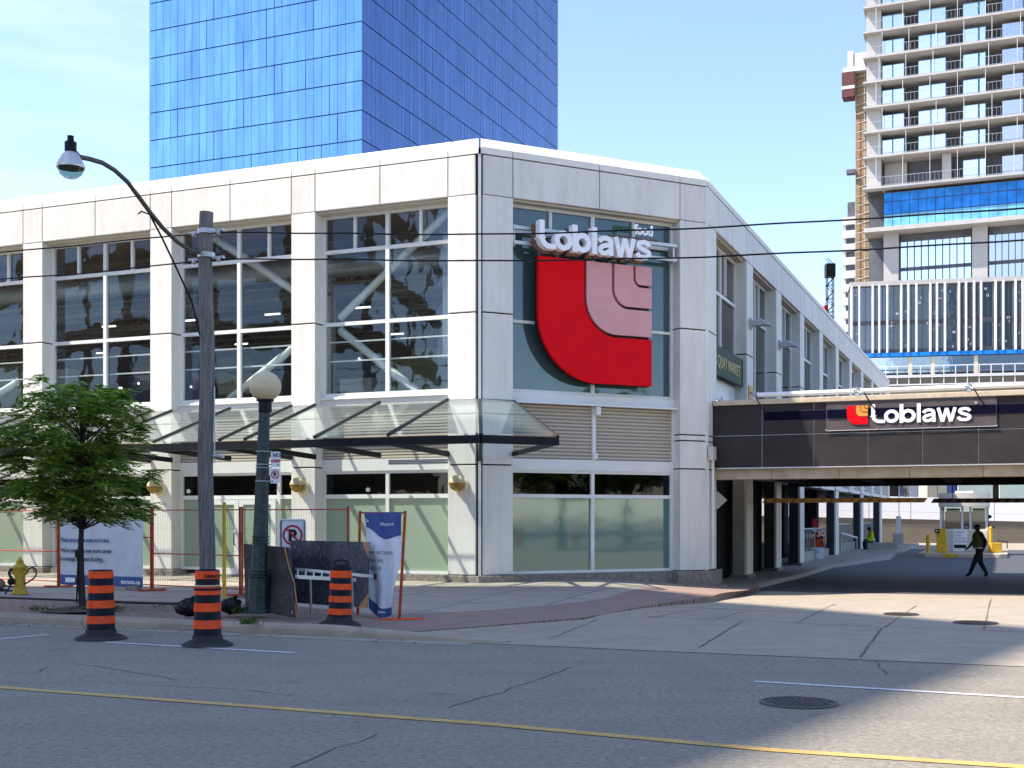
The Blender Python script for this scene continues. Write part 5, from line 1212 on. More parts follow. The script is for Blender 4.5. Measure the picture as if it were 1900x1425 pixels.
# storm sewer banner on the fence
fr, L, _ = fobj[2]; y_ = fp0[2].y
BNR = thing('sewer_banner', 'long white text banner with a blue foot band tied to the fence behind the tree', 'banner', tuple(fr(.1, -.04, 1.0)))
def sheetmesh(m, f, x0, x1, z0, z1, nx=24, nz=10, amp=.012, off=0):
    V = []
    for i in range(nx+1):
        for j in range(nz+1):
            x = x0+(x1-x0)*i/nx; z = z0+(z1-z0)*j/nz; V.append(f(x, -.035+off-amp*math.sin(x*3.1+z*1.7)-amp*.6*math.sin(x*7.3-z*4), z))
    m.add(V, [(i*(nz+1)+j, (i+1)*(nz+1)+j, (i+1)*(nz+1)+j+1, i*(nz+1)+j+1) for i in range(nx) for j in range(nz)], smooth=True)
bx0, bx1 = .10, L-.22
m = MB(); sheetmesh(m, fr, bx0, bx1, .20, 1.62); m.build('vinyl', 'banner_white', BNR)
m = MB(); sheetmesh(m, fr, bx0, bx1, .20, .42, off=-.006); m.build('foot_band', 'banner_blue', BNR)
dv = (fobj[2][0](1, 0, 0)-fobj[2][0](0, 0, 0)); bwid = bx1-bx0
for s_, z, sz in (('Please excuse the mess and noise.', 1.14, .135), ("We're installing a new storm sewer", .91, .135), ('to manage basement flooding.', .73, .135)):
    text(s_, sz, fr(bx0+.04, -.075, z), dv, UP, 'text_blue' if z > 1.1 else 'text_gray', BNR, ext=.001, xs=.80, bold=.004)
text('toronto.ca', .13, fr(bx1-.60, -.08, .27), dv, UP, 'white_paint', BNR, ext=.001, bold=.003); m = MB(); m.box(fr, bx0+.2, bx0+.5, -.08, -.076, .26, .36); m.build('label_box', 'white_paint', BNR)
# free-standing banner
sb = G(741, 1152, 1); BS = thing('banner_stand', 'sagging blue and white banner on a tilted orange frame at the pavement edge', 'banner stand', (sb.x, sb.y, gsz(sb)))
yb2 = sb.y; tl = Px(668, 948, yb2+.55); tr = Px(752, 948, yb2+.0); br_ = Vector((k_(741)*yb2, yb2, gsz(sb)+.02)); bl = Vector((k_(664)*(yb2+.55), yb2+.55, gsz(sb)+.02))
m = MB(); m.tube([br_, tr], .024, 8); m.tube([bl, tl], .024, 8); m.tube([tl-Vector((0, 0, .03)), tr-Vector((0, 0, .03))], .014, 6); m.build('frame', 'fence_orange', BS)
m = MB(); d1 = Vector((.62, .20, 0)).normalized(); 
fbs = frame(tuple(br_), d1, Vector((-d1.y, d1.x, 0))); m.box(fbs, -.42, .40, -.05, .05, -.02, .005); fbs2 = frame(tuple(bl), d1, Vector((-d1.y, d1.x, 0))); m.box(fbs2, -.3, .3, -.05, .05, -.02, .01); m.build('foot', 'barrel_orange', BS)
tlb = Px(676, 951, yb2+.48); trb = Px(748, 950, yb2+.02); blb = Px(684, 1127, yb2+.40); brb = Px(736, 1141, yb2+.05); mid_b = Px(718, 1143, yb2+.1)
def ban(u, v):
    lft = tlb.lerp(blb, v); rgt = trb.lerp(brb, v); rgt = rgt+Vector((-.16*max(0, v-.45)**1.0+.0, 0, 0)); p = lft.lerp(rgt, u)
    s = math.sin(v*math.pi)*.10; return p+Vector((.02*math.sin(v*9+u*4), -.03-.04*math.sin(u*7+v*3)*v-.03*math.sin(u*13-v*6), -.07*u*(1-u)*v*2-.10*v*math.sin(u*math.pi)*(.6)))
def bansheet(f0, f1, nx, nz, off):
    V = [ban(i/nx, f0(i/nx)+(f1(i/nx)-f0(i/nx))*j/nz)+Vector((0, off, 0)) for i in range(nx+1) for j in range(nz+1)]
    m = MB(); m.add(V, [(i*(nz+1)+j, (i+1)*(nz+1)+j, (i+1)*(nz+1)+j+1, i*(nz+1)+j+1) for i in range(nx) for j in range(nz)], smooth=True); return m
bansheet(lambda u: 0, lambda u: 1, 20, 40, 0).build('vinyl', 'banner_white2', BS)
bansheet(lambda u: 0, lambda u: .155+.10*sm(0, .6, u)-.03*sm(.6, 1, u), 20, 12, -.010).build('top_band', 'banner_blue', BS)
bansheet(lambda u: .89+.03*sm(0, 1, u), lambda u: 1, 20, 6, -.010).build('bottom_band', 'banner_blue', BS)
rd_ = (trb-tlb); 
for s_, uu, vv, sz, mt in (('City', .02, .10, .075, 'white_paint'), ('Building a great city', .42, .125, .07, 'white_paint'), ('water users, because', .14, .42, .11, 'text_gray'), ('main is being', .14, .50, .11, 'text_gray'), ('disinfected.', .14, .58, .11, 'text_gray'), ('toronto.ca', .50, .955, .07, 'white_paint')):
    text(s_, sz, ban(uu, vv)+Vector((0, -.10, 0)), (rd_.x, rd_.y, rd_.z*.3), UP, mt, BS, ext=.001, xs=.52)
# dark plywood sheets
def ply(name, label, c4, th, holes=0):
    t = thing(name, label, 'plywood sheet', tuple(c4[0]), 'dark plywood sheets by the lamp post'); a, b, c, d = [Vector(x) for x in c4]; nn = (b-a).cross(d-a).normalized()*th; m = MB(); nx, nz = 1, 1
    m.add([a, b, c, d, a+nn, b+nn, c+nn, d+nn], [(0, 1, 2, 3), (7, 6, 5, 4), (0, 4, 5, 1), (1, 5, 6, 2), (2, 6, 7, 3), (3, 7, 4, 0)]); m.build('board', 'ply_dark', t); return t, a, b, c, d, nn
mm_, tt_, bb_ = newmat('ply_dark'); vv_ = objcoord(tt_)
cc_ = ramp(tt_, noise(tt_, vv_, 2.2, 6, .65), (.008, .009, .020), (.055, .055, .065), .4, .72); cc_ = mixc(tt_, ramp(tt_, noise(tt_, objcoord(tt_, (2.5, 1, 1)), 11, 6, .75), (0, 0, 0), (.7,)*3, .55, .66), cc_, (.22, .22, .25)); tt_.links.new(cc_, bb_.inputs['Base Color']); bb_.inputs['Roughness'].default_value = .42; bump(tt_, bb_, noise(tt_, vv_, 20), .15)
mm_, tt_, bb_ = newmat('ply_brown'); vv_ = objcoord(tt_)
cc_ = ramp(tt_, noise(tt_, vv_, 3.2, 6, .65), (.018, .014, .015), (.06, .05, .048), .35, .7); cc_ = mixc(tt_, ramp(tt_, noise(tt_, objcoord(tt_, (1, 1, 1)), 14, 6, .75), (0, 0, 0), (.7,)*3, .62, .68), cc_, (.28, .26, .25)); tt_.links.new(cc_, bb_.inputs['Base Color']); bb_.inputs['Roughness'].default_value = .7
def on(u, v, y): return Px(u, v, y)
yl = 20.0
t, a, b, c, d, nn = ply('plywood_sheet', 'wide dark plywood sheet standing between the lamp post and the blue banner', [on(538, 1118, 20.2), on(683, 1128, 19.6), on(686, 1006, 19.8), on(541, 1003, 20.4)], .03)
m = MB()
def tri(m, p, q, r, o=-.004): n_v = (q-p).cross(r-p).normalized(); n_v = n_v if n_v.y < 0 else -n_v; m.add([p+n_v*.004, q+n_v*.004, r+n_v*.004], [(0, 1, 2)])
off = Vector((0, -.045, 0)) 
tri(m, b+off, b+(a-b)*.12+off, b+(c-b)*.22+off); tri(m, c+off, c+(d-c)*.09+off, c+(b-c)*.25+off); m.build('bare_corner', 'raw_ply', t)
t, a, b, c, d, nn = ply('plywood_sheet', 'narrow scuffed dark plywood sheet leaning behind the foot of the lamp post', [on(458, 1128, 20.1), on(553, 1148, 18.7), on(538, 1016, 19.1), on(455, 1009, 20.4)], .03)
for ch in t.children: ch.data.materials[0] = MATS['ply_brown']
m = MB(); off = Vector((0, -.04, 0)); tri(m, b+off, b+(a-b)*.15+off, b+(c-b)*.22+off); m.tube([b+Vector((.01, -.02, 0)), b.lerp(c, .5)+Vector((.01, -.02, 0)), b.lerp(c, .7)+Vector((-.04, -.02, 0)), c+Vector((-.08, -.02, 0))], .010, 4); m.build('bare_edge', 'raw_ply', t)
# ladder lying against the sheets
LD = thing('ladder', 'aluminium ladder resting level in front of the wide plywood sheet', 'ladder', tuple(on(620, 1128, 19.0)))
m = MB(); A_, B_ = on(548, 1056, 19.35), on(698, 1070, 18.9); A2, B2 = on(548, 1070, 19.0), on(660, 1076, 18.65)
bar(m, A_, B_, .03, .045); bar(m, A2, B2, .03, .055); m.build('side_rail', 'alu', LD)
m = MB()
for i in range(7): f = .04+i*.13; m.tube([A_.lerp(B_, f*.8), A2.lerp(B2, f)], .014, 6)
m.build('rung', 'alu', LD); m = MB(); m.box(frame(tuple(B_), (1, 0, 0), (0, 1, 0)), -.04, .01, -.02, .02, -.045, .045); m.build('end_cap', 'rubber', LD)
m = MB(); m.tube([A2.lerp(B2, .2)-Vector((0, -.3, .05)), Vector((A2.lerp(B2, .2).x, A2.y+.3, .14))], .02, 6); m.build('trestle_leg', 'galv', LD); m = MB(); m.tube([A2.lerp(B2, .9)-Vector((0, -.25, .05)), Vector((A2.lerp(B2, .9).x, A2.y+.1, .14))], .02, 6); m.build('trestle_leg', 'galv', LD)
# yellow stake behind the fence
ys = G(416, 1112, 1); YS = thing('marker_stake', 'thin upright yellow marker stake just right of the wooden pole', 'stake', (ys.x, ys.y, gsz(ys))); zt_s = CH+(960-934)*ys.y/F
m = MB(); m.tube([Vector((ys.x, ys.y, gsz(ys))), Vector((ys.x, ys.y, zt_s))], [.036, .034], 10); m.sphere((ys.x, ys.y, zt_s), .034, 10, 6); m.build('stake', 'yellow_paint', YS)
# barrels
def barrel(u, vb, H, R, label, cap, tilt=0.0, collar_off=0.0):
    p = G(u, vb); p.z = gz(p.x, p.y)+(.05 if vb < 1180 else .006); t = thing('traffic_barrel', label, 'traffic barrel', tuple(p), 'orange and black traffic barrels'); t.rotation_euler = (0, tilt, 0)
    n = 8; prof = []; mis = []; hb = .13; z = hb
    def rad(f): return R*(1.0-.16*f)
    prof = [(R*1.02, .05)]; bands = [(.0, .19, 1), (.19, .31, 0), (.31, .43, 1), (.43, .55, 0), (.55, .665, 1), (.665, .78, 0), (.78, .89, 1), (.89, 1, 0)]
    if cap: bands = [(.0, .13, 1), (.13, .235, 0), (.235, .34, 1), (.34, .445, 0), (.445, .55, 1), (.55, .65, 0), (.65, .75, 1), (.75, .87, 0)]; topf = .87
    else: topf = 1
    for f0, f1, k in bands:
        z0, z1 = .05+(H-.05)*f0, .05+(H-.05)*f1; step = .006 if k else 0
        prof += [(rad(f0)-step, z0), (rad(f1)-step, z1)]; mis += [k, k]
    mis = [1]+[bands[i//2][2] if i % 2 == 0 else 1 for i in range(2*len(bands)-1)]
    m = MB()
    for i in range(len(prof)-1): m.lathe([prof[i], prof[i+1]], 36, (0, 0, 0), mis[i]) if False else None
    seg = 40
    V = [Vector((r*math.cos(2*math.pi*j/seg), r*math.sin(2*math.pi*j/seg), z)) for r, z in prof for j in range(seg)]
    for i in range(len(prof)-1): m.add(V[i*seg:(i+2)*seg], [(j, (j+1) % seg, seg+(j+1) % seg, seg+j) for j in range(seg)], mis[i], True)
    m.build('drum', ['barrel_orange', 'barrel_black'], t, world=False)
    m = MB(); zt1 = .05+(H-.05)*topf; rt = rad(topf)
    if cap:
        m.lathe([(rt, zt1-.01), (rt*.98, zt1+.05), (rt*.86, zt1+.055), (rt*.84, zt1+.09), (rt*.5, zt1+.10), (1e-5, zt1+.10)], seg)
        m.tube([Vector((-.10, 0, zt1+.09)), Vector((-.09, 0, zt1+.14)), Vector((0, 0, zt1+.16)), Vector((.09, 0, zt1+.14)), Vector((.10, 0, zt1+.09))], .014, 8)
    else: m.lathe([(rt, zt1-.012), (rt*1.0, zt1), (rt*.9, zt1+.014), (rt*.86, zt1-.03), (1e-5, zt1-.03)], seg)
    m.build('lid', 'barrel_black', t, world=False)
    m = MB(); m.lathe([(R*1.03, .13), (R*1.06, .06), (R*1.35, .045), (R*1.72, .02), (R*1.78, .0)], seg, smooth=True)
    for i in range(3): m.lathe([(R*(1.2+.17*i), .058-.014*i), (R*(1.23+.17*i), .064-.014*i), (R*(1.26+.17*i), .054-.014*i)], seg)
    m.build('base', 'rubber', t, world=False); return t
barrel(187, 1186, .93, .197, 'plain-topped orange and black barrel on the road in front of the small tree', False)
b2 = barrel(385, 1198, .97, .187, 'orange and black barrel with a doubled top band, in front of the wooden pole', False)
b2w = [.0]
m = MB(); R2 = .187*(1-.16*.8); m.lathe([(R2+.012, .72), (R2+.014, .735), (R2+.006, .75)], 36); m.build('lower_rim', 'barrel_black', b2, world=False)
m = MB(); m.lathe([(R2+.003, .775), (R2+.003, .787)], 36); m.build('worn_band', 'cream', b2, world=False)
text('CLEARWAY', .055, (.0, -.168, .885), (1, .25, 0), UP, 'sign_black', b2, ext=.001, world=False, xs=.7, bold=.003)
barrel(630, 1166, .94, .185, 'orange and black barrel with a handled black cap, in front of the plywood', True, .03)
# hydrant with hoses
hb_ = G(37, 1104, 1); HY = thing('fire_hydrant', 'yellow fire hydrant with two black looped hoses', 'hydrant', (hb_.x, hb_.y, gsz(hb_))); s = hb_.y/F
def hp(x, z, y=0): return Vector(((x-36)*s, y, (1104-z)*s))
m = MB(); m.lathe([(15.5*s, 0), (15.5*s, 3*s), (13*s, 5*s), (12.5*s, 10*s), (10.5*s, 14*s), (9.5*s, 30*s), (10.5*s, 44*s), (12*s, 48*s)], 24); m.build('barrel', 'hydrant_yellow', HY, world=False)
m = MB(); m.lathe([(13.5*s, 48*s), (14*s, 50*s), (13.5*s, 52*s), (9*s, 55*s), (6.5*s, 58*s), (6.5*s, 62*s), (4*s, 65*s), (2.3*s, 66*s), (2.3*s, 69*s), (1e-5, 69*s)], 24); m.build('bonnet', 'hydrant_yellow', HY, world=False)
m = MB()
for x, zz_, dx in ((46, 1064, 1), (26, 1064, -1)): m.lathe([(5*s, 0), (5*s, 5*s), (3.6*s, 6*s), (3.6*s, 8*s), (1e-5, 8*s)], 12, hp(x-3*dx, zz_), 0, True, Vector((0, 0, 1)).rotation_difference(Vector((dx, -.2, .25))).to_matrix())
m.build('nozzle', 'hydrant_yellow', HY, world=False)
m = MB(); m.tube([hp(x, z, -.03) for x, z in ((48, 1064), (54, 1056), (61, 1054), (67, 1058), (68, 1066), (63, 1074), (55, 1080), (46, 1084))], .016, 8); m.tube([hp(x, z, -.03) for x, z in ((25, 1056), (20, 1058), (17, 1064), (19, 1071), (24, 1076))], .03, 8)
m.tube([hp(x, z, -.1) for x, z in ((24, 1080), (22, 1088), (17, 1096), (12, 1103))], .015, 6); m.build('hose', 'rubber', HY, world=False)
m = MB(); m.lathe([(6.5*s, 0), (6.5*s, 6*s), (3*s, 8*s), (1e-5, 8*s)], 16, hp(25, 1080, -.08), 0, True, Vector((0, 0, 1)).rotation_difference(Vector((-.35, -1, 0))).to_matrix()); m.build('hose_cap', 'black_metal', HY, world=False)
hc = G(-2, 1098, 1); HC = thing('hose_coupling', 'dark round hose coupling lying at the left edge beside the hydrant', 'hose coupling', (hc.x, hc.y, gsz(hc)+.14))
m = MB(); m.lathe([(.02, -.1), (.10, -.08), (.13, 0), (.10, .08), (.02, .1)], 14, (0, 0, 0), 0, True, Vector((0, 0, 1)).rotation_difference(Vector((-.3, -1, 0))).to_matrix()); m.build('coupling', 'rust_back', HC, world=False)
m = MB(); m.tube([Vector((.1, 0, -.02)), Vector((.25, .05, -.05)), Vector((.36, .1, -.03))], .02, 6); m.tube([Vector((-.1, 0, -.1)), Vector((.3, -.1, -.13)), Vector((.45, -.2, -.14))], .03, 6); m.build('hose', 'rubber', HC, world=False)
# black hose across the sidewalk
hp_ = [G(u, v, 1) for u, v in ((-300, 1108), (0, 1112), (80, 1115), (160, 1118), (250, 1122), (330, 1124), (352, 1124))]
m = MB(); m.tube([Vector((p.x, p.y, gsz(p)+.02)) for p in hp_], .02, 8); tag(m.build('water_hose', 'rubber', loc=tuple(hp_[1])), 'thin black hose lying straight along the left sidewalk', 'hose')
# sand bags
def bag(u, v, r, label):
    p = G(u, v, 1); t = thing('sand_bag', label, 'bag', (p.x, p.y, gsz(p)), 'black bags round the pole foot'); m = MB(); rg = random.Random(int(u)); n, k = 14, 9; V = []; F_ = []
    for i in range(k+1):
        for j in range(n):
            a = 2*math.pi*j/n; ph = math.pi*i/k; rr_ = r*(1+.16*math.sin(3*a+i)+rg.uniform(-.08, .08)); V.append((math.sin(ph)*rr_*math.cos(a)*1.2, math.sin(ph)*rr_*math.sin(a), r*.75-math.cos(ph)*rr_*.8))
    for i in range(k):
        for j in range(n): F_.append((i*n+j, i*n+(j+1) % n, (i+1)*n+(j+1) % n, (i+1)*n+j))
    m.add(V, F_, 0, True); m.build('sack', 'bag_black', t, world=False); m = MB(); m.tube([(0, 0, r*1.4), (.03, 0, r*1.6), (.1, -.02, r*1.75)], [.03, .015, .03], 6); m.build('tied_neck', 'bag_black', t, world=False)
bag(349, 1143, .16, 'crumpled black bag left of the second barrel at the pole foot'); bag(428, 1139, .15, 'crumpled black bag right of the second barrel at the pole foot')
# ------------------------------------------------------------------ tree, weeds
tb = G(153, 1127, 1); TR = thing('street_tree', 'small feathery-leaved street tree with a thin dark trunk', 'tree', (tb.x, tb.y, gsz(tb))); s = tb.y/F; rg = random.Random(11)
def tp(u, v, y=0): return Vector(((u-153)*s, y, (1127-v)*s))
m = MB(); m.tube([tp(153, 1128), tp(150, 1070), tp(150, 1010), tp(152, 960), tp(155, 900), tp(152, 850), tp(150, 790), tp(148, 740)], [.062, .058, .045, .04, .036, .03, .02, .01], 10); m.build('trunk', 'bark', TR, world=False)
m = MB(); m.box(W3, -.10, -.0, -.08, .02, (1127-1036)*s, (1127-1022)*s); m.tube([tp(147, 1034, -.05), tp(146, 1120, -.1)], .014, 6); m.build('tree_tie', 'black_metal', TR, world=False)
m = MB(); lv_ = MB()
clumps = []; tries = 0
def inside(x, v):
    # crown silhouette: rows of (v, left, right)
    rows = [(682, 120, 150), (700, 78, 180), (720, 60, 245), (745, 30, 262), (775, 8, 262), (800, 0, 240), (830, 10, 270), (850, 45, 285), (880, 25, 282), (905, 10, 280), (930, -5, 275), (955, 0, 282), (975, 30, 275), (990, 60, 90), (1002, 68, 84)]
    for (v0, l0, r0), (v1, l1, r1) in zip(rows, rows[1:]):
        if v0 <= v <= v1: f = (v-v0)/(v1-v0); return l0+(l1-l0)*f+24 <= x <= r0+(r1-r0)*f-30
    return False
while len(clumps) < 205 and tries < 9000:
    tries += 1; u = rg.uniform(-10, 290); v = rg.uniform(684, 1000)
    if not inside(u, v-8 if v < 800 else v+14): continue
    hw_ = 1.35*math.sqrt(max(.05, 1-((u-142)/160)**2))*math.sqrt(max(.08, 1-((v-835)/175)**2)); y = rg.uniform(-hw_, hw_)
    if 745 < v < 870 and 90 < u < 250 and rg.random() < .25: continue
    c = tp(u, v, y)
    if any((c-o).length < .125 for o in clumps): continue
    clumps.append(c)
for c in clumps:
    root = tp(152, min(985, max(760, (1127-c.z/s)+rg.uniform(25, 70)))); mid = root.lerp(c, .55)+Vector((0, 0, .06)); m.tube([root, mid, c], [.012, .008, .004], 5, cap=False)
    outw = Vector((c.x-root.x, c.y, 0)); outw = outw.normalized() if outw.length > .05 else Vector((rg.uniform(-1, 1), rg.uniform(-1, 1), 0)).normalized()
    for k in range(rg.randint(9, 12)):                      # fronds: feathered leaflets along a curved stalk
        a = rg.gauss(0, .8); dv_ = Vector((outw.x*math.cos(a)-outw.y*math.sin(a), outw.x*math.sin(a)+outw.y*math.cos(a), rg.uniform(-.25, .30))).normalized(); Lf = rg.uniform(.20, .36); st = c+Vector((rg.uniform(-.1, .1), rg.uniform(-.1, .1), rg.uniform(-.08, .08))); side = dv_.cross(Vector((0, 0, 1))).normalized()
        for i in range(9):
            f = (i+1)/9; pc = st+dv_*Lf*f+Vector((0, 0, -.10*f*f))
            for sg in (-1, 1):
                ld = (side*sg*.9+dv_*.5+Vector((0, 0, rg.uniform(-.35, .1)))).normalized(); ll = rg.uniform(.09, .15)*(1-.35*abs(f-.5)); wv_ = (dv_*.027+Vector((0, 0, rg.uniform(-.008, .008)))); 
                lv_.add([pc, pc+ld*ll*.5+wv_, pc+ld*ll, pc+ld*ll*.5-wv_], [(0, 1, 2, 3)])
m.build('branch', 'bark', TR, world=False); lv_.build('crown', 'leaf', TR, world=False)
tpz = [G(u, v, 1) for u, v in ((70, 1137), (100, 1131), (150, 1125), (215, 1126), (222, 1132), (160, 1138), (100, 1140))]
o = sheet([(p.x, p.y) for p in tpz[::-1]], lambda x, y: gz(x, y)+sw(x, y)+.022, 'tree_pit', 'soil')
def weeds(u, v, n, h, label, sp=.2):
    p = G(u, v, 1); m = MB(); rg = random.Random(int(u*3+v))
    for i in range(n):
        b = Vector((rg.gauss(0, sp), rg.gauss(0, sp*.4), 0)); lean_ = Vector((rg.uniform(-.6, .6), rg.uniform(-.6, .6), 1)).normalized(); hh = h*rg.uniform(.4, 1); sd = Vector((rg.uniform(-1, 1), rg.uniform(-1, 1), 0)).normalized()*.007
        m.add([b-sd, b+sd, b+lean_*hh*.6+sd*1.5, b+lean_*hh+Vector((lean_.x*.1, lean_.y*.1, -.03)), b+lean_*hh*.6-sd*1.5], [(0, 1, 2, 3, 4)])
        for q in range(3): c = b+lean_*hh*rg.uniform(.3, .95); dd = Vector((rg.uniform(-1, 1), rg.uniform(-1, 1), rg.uniform(-.1, .6))).normalized(); s2 = dd.cross(UP)*.3; m.add([c, c+(dd+s2)*.025, c+dd*.06, c+(dd-s2)*.025], [(0, 1, 2, 3)])
    o = m.build('weed', 'weed', world=False, loc=None); o.location = (p.x, p.y, gsz(p)); tag(o, label, 'weed', 'weeds on the sidewalk')
weeds(448, 1140, 60, .20, 'leafy green weed growing at the foot of the lamp post', .07); weeds(462, 1160, 45, .14, 'low weed sprawling over the kerb below the lamp post', .09); weeds(72, 1134, 40, .10, 'sparse weed tuft left of the tree pit', .12); weeds(185, 1132, 110, .07, 'short grassy weeds in the tree pit beside the trunk', .22)
weeds(305, 1128, 14, .06, 'tiny weed tuft between the two road barrels', .15)
br2 = G(248, 1096, 1); BK = MB(); BK.box(frame((br2.x, br2.y, gsz(br2)), (1, -.2, 0), (.2, 1, 0)), -.13, .13, -.1, .1, 0, .09); tag(BK.build('fence_block', 'stone', bevel=.01, loc=(br2.x, br2.y, gsz(br2))), 'small grey block holding down the foot of the sewer banner', 'block')
# litter of small stones along the gutter
m = MB(); rg = random.Random(5)
for i in range(170):
    a = rg.uniform(-14, 7.5); b = rg.gauss(-.05, .12) if a < 5 else rg.gauss(-.1, .3); p = FK(a, min(b, -.01), 0); r = rg.uniform(.008, .028); m.sphere((p.x, p.y, gz(p.x, p.y)+.01), r, 5, 3, sc=(1, .8, .6))
o = m.build('gravel', 'stone'); o['kind'] = 'stuff'; tag(o, 'loose grit and pebbles scattered along the gutter', 'gravel')
o['category'] = 'gravel'
# ------------------------------------------------------------------ people
def person(name, label, base, H, joints, heading, mats_by, cloth=None, fat=1.28):
    """joints: dict name->(x,y,z) in heights, x forward (facing), y left; one skinned body"""
    t = thing(name, label, 'person', base)
    ch, sh_ = math.cos(heading), math.sin(heading)
    def w(p): return Vector((p[0]*ch-p[1]*sh_, p[0]*sh_+p[1]*ch, p[2]))*H
    J = joints; order = ['pelvis', 'waist', 'chest', 'neck', 'head0', 'head1', 'shL', 'elL', 'wrL', 'haL', 'shR', 'elR', 'wrR', 'haR', 'hipL', 'knL', 'anL', 'toL', 'hipR', 'knR', 'anR', 'toR']
    rad = dict(pelvis=(.092, .072), waist=(.082, .062), chest=(.098, .068), neck=(.033, .033), head0=(.042, .05), head1=(.046, .056), shL=(.040, .04), elL=(.027, .027), wrL=(.019, .017), haL=(.021, .012), hipL=(.058, .058), knL=(.038, .038), anL=(.026, .028), toL=(.024, .016))
    for k in list(rad):
        if fat != 1 and k not in ('head0', 'head1', 'neck') and not k.startswith(('ha', 'wr', 'to')): rad[k] = (rad[k][0]*fat, rad[k][1]*fat)
    for k in list(rad):
        if k.endswith('L'): rad[k[:-1]+'R'] = rad[k]
    ed = [('pelvis', 'waist'), ('waist', 'chest'), ('chest', 'neck'), ('neck', 'head0'), ('head0', 'head1')]+[(a+s, b+s) for s in 'LR' for a, b in (('sh', 'el'), ('el', 'wr'), ('wr', 'ha'), ('hip', 'kn'), ('kn', 'an'), ('an', 'to'))]+[('chest', 'shL'), ('chest', 'shR'), ('pelvis', 'hipL'), ('pelvis', 'hipR')]
    me = bpy.data.meshes.new('body'); me.from_pydata([w(J[k]) for k in order], [(order.index(a), order.index(b)) for a, b in ed], [])
    o = bpy.data.objects.new('body', me); COL.objects.link(o); sk = o.modifiers.new('s', 'SKIN'); sl = me.skin_vertices[0].data if me.skin_vertices else None
    for i, k in enumerate(order): sl[i].radius = (rad[k][0]*H, rad[k][1]*H)
    sl[0].use_root = True; ss = o.modifiers.new('u', 'SUBSURF'); ss.levels = 2; ss.render_levels = 2
    bpy.context.view_layer.update(); me2 = bpy.data.meshes.new_from_object(o.evaluated_get(bpy.context.evaluated_depsgraph_get())); bpy.data.objects.remove(o)
    # fingers and nose joined into the same body mesh
    m = MB(); m.v = [v.co.copy() for v in me2.vertices]; m.f = [tuple(p.vertices) for p in me2.polygons]; m.m = [0]*len(m.f); m.sm = [True]*len(m.f)
    for sd in 'LR':
        a, b = w(J['wr'+sd]), w(J['ha'+sd]); d = (b-a).normalized(); sdv = Vector((ch, sh_, 0)); sdv = (sdv-d*sdv.dot(d)).normalized(); pal = d.cross(sdv)
        for i in range(4):
            st = b+sdv*(i-1.5)*.0105*H; ln = (.040, .046, .043, .033)[i]*H; m.tube([st, st+d*ln*.5+pal*.004*H, st+d*ln*.85+pal*.012*H], [.0055*H, .005*H, .0035*H], 6)
        st = a.lerp(b, .45)+sdv*.016*H; m.tube([st, st+(d*.7+sdv*.6)*.022*H, st+(d+sdv*.35)*.038*H], [.0065*H, .006*H, .004*H], 6)
    h = w(J['head0']).lerp(w(J['head1']), .35); fw_d = Vector((ch, sh_, 0)); m.tube([h+fw_d*.045*H+Vector((0, 0, .012*H)), h+fw_d*.064*H-Vector((0, 0, .008*H)), h+fw_d*.045*H-Vector((0, 0, .012*H))], [.006*H, .010*H, .006*H], 6)
    sdv = Vector((-sh_, ch, 0))
    for sg in (-1, 1): m.sphere(h+sdv*sg*.052*H, .013*H, 8, 6, sc=(.7, .7, 1.2))
    zt2 = w(J['neck']).z-.005*H
    def cls(c):
        if c.z > zt2: return 0
        for sd in 'LR':
            if (c-w(J['ha'+sd])).length < .062*H: return 0
            if (c-w(J['to'+sd])).length < .062*H or (c-w(J['an'+sd])).length < .040*H: return 3
        hipz = w(J['pelvis']).z+.03*H
        return 2 if c.z < hipz and all((c-w(J['wr'+s])).length > .05*H and (c-w(J['el'+s])).length > .06*H and (c-w(J['el'+s]).lerp(w(J['wr'+s]), .6)).length > .045*H for s in 'LR') else 1
    for i, f in enumerate(m.f):
        c = sum((m.v[j] for j in f), Vector())/len(f); m.m[i] = cls(c)
    m.build('body', mats_by, t, world=False); return t, w, fw_d, sdv
pp_ = G(1818, 1071); Hh = (1074-974)*pp_.y/F/1.0
J = dict(pelvis=(0, 0, .52), waist=(.005, 0, .60), chest=(.02, 0, .73), neck=(.03, 0, .845), head0=(.045, 0, .885), head1=(.05, 0, .945),
         shL=(.03, .105, .80), elL=(-.07, .13, .66), wrL=(-.03, .14, .53), haL=(.0, .14, .49), shR=(.02, -.105, .80), elR=(.075, -.13, .655), wrR=(.17, -.13, .545), haR=(.205, -.125, .515),
         hipL=(0, .055, .50), knL=(.12, .06, .27), anL=(.20, .06, .06), toL=(.275, .06, .035), hipR=(0, -.055, .50), knR=(-.03, -.06, .27), anR=(-.15, -.06, .055), toR=(-.09, -.06, .018))
t, w, fd, sd = person('person', 'person in dark clothes, cap and olive vest walking left past the booth', (pp_.x, pp_.y, pp_.z), Hh, J, math.radians(176), ['skin_dark', 'cloth_black', 'cloth_navy', 'cloth_black'])
hc_ = w(J['head0']).lerp(w(J['head1']), .75); m = MB(); pr = [(max(1e-5, math.cos(a))*.060*Hh, math.sin(a)*.052*Hh) for a in [math.radians(q) for q in (0, 20, 40, 60, 75, 90)]]; m.lathe(pr, 18, hc_)
m.add([hc_+fd*.05*Hh+sd*.045*Hh, hc_+fd*.105*Hh+sd*.03*Hh-Vector((0, 0, .01)), hc_+fd*.105*Hh-sd*.03*Hh-Vector((0, 0, .01)), hc_+fd*.05*Hh-sd*.045*Hh], [(0, 1, 2, 3)]); m.build('cap', 'cloth_navy', t, world=False)
m = MB(); pr = [(1.40, .56), (1.38, .62), (1.40, .70), (1.38, .76), (1.12, .815), (.6, .85)]
V = []; sg_ = 20
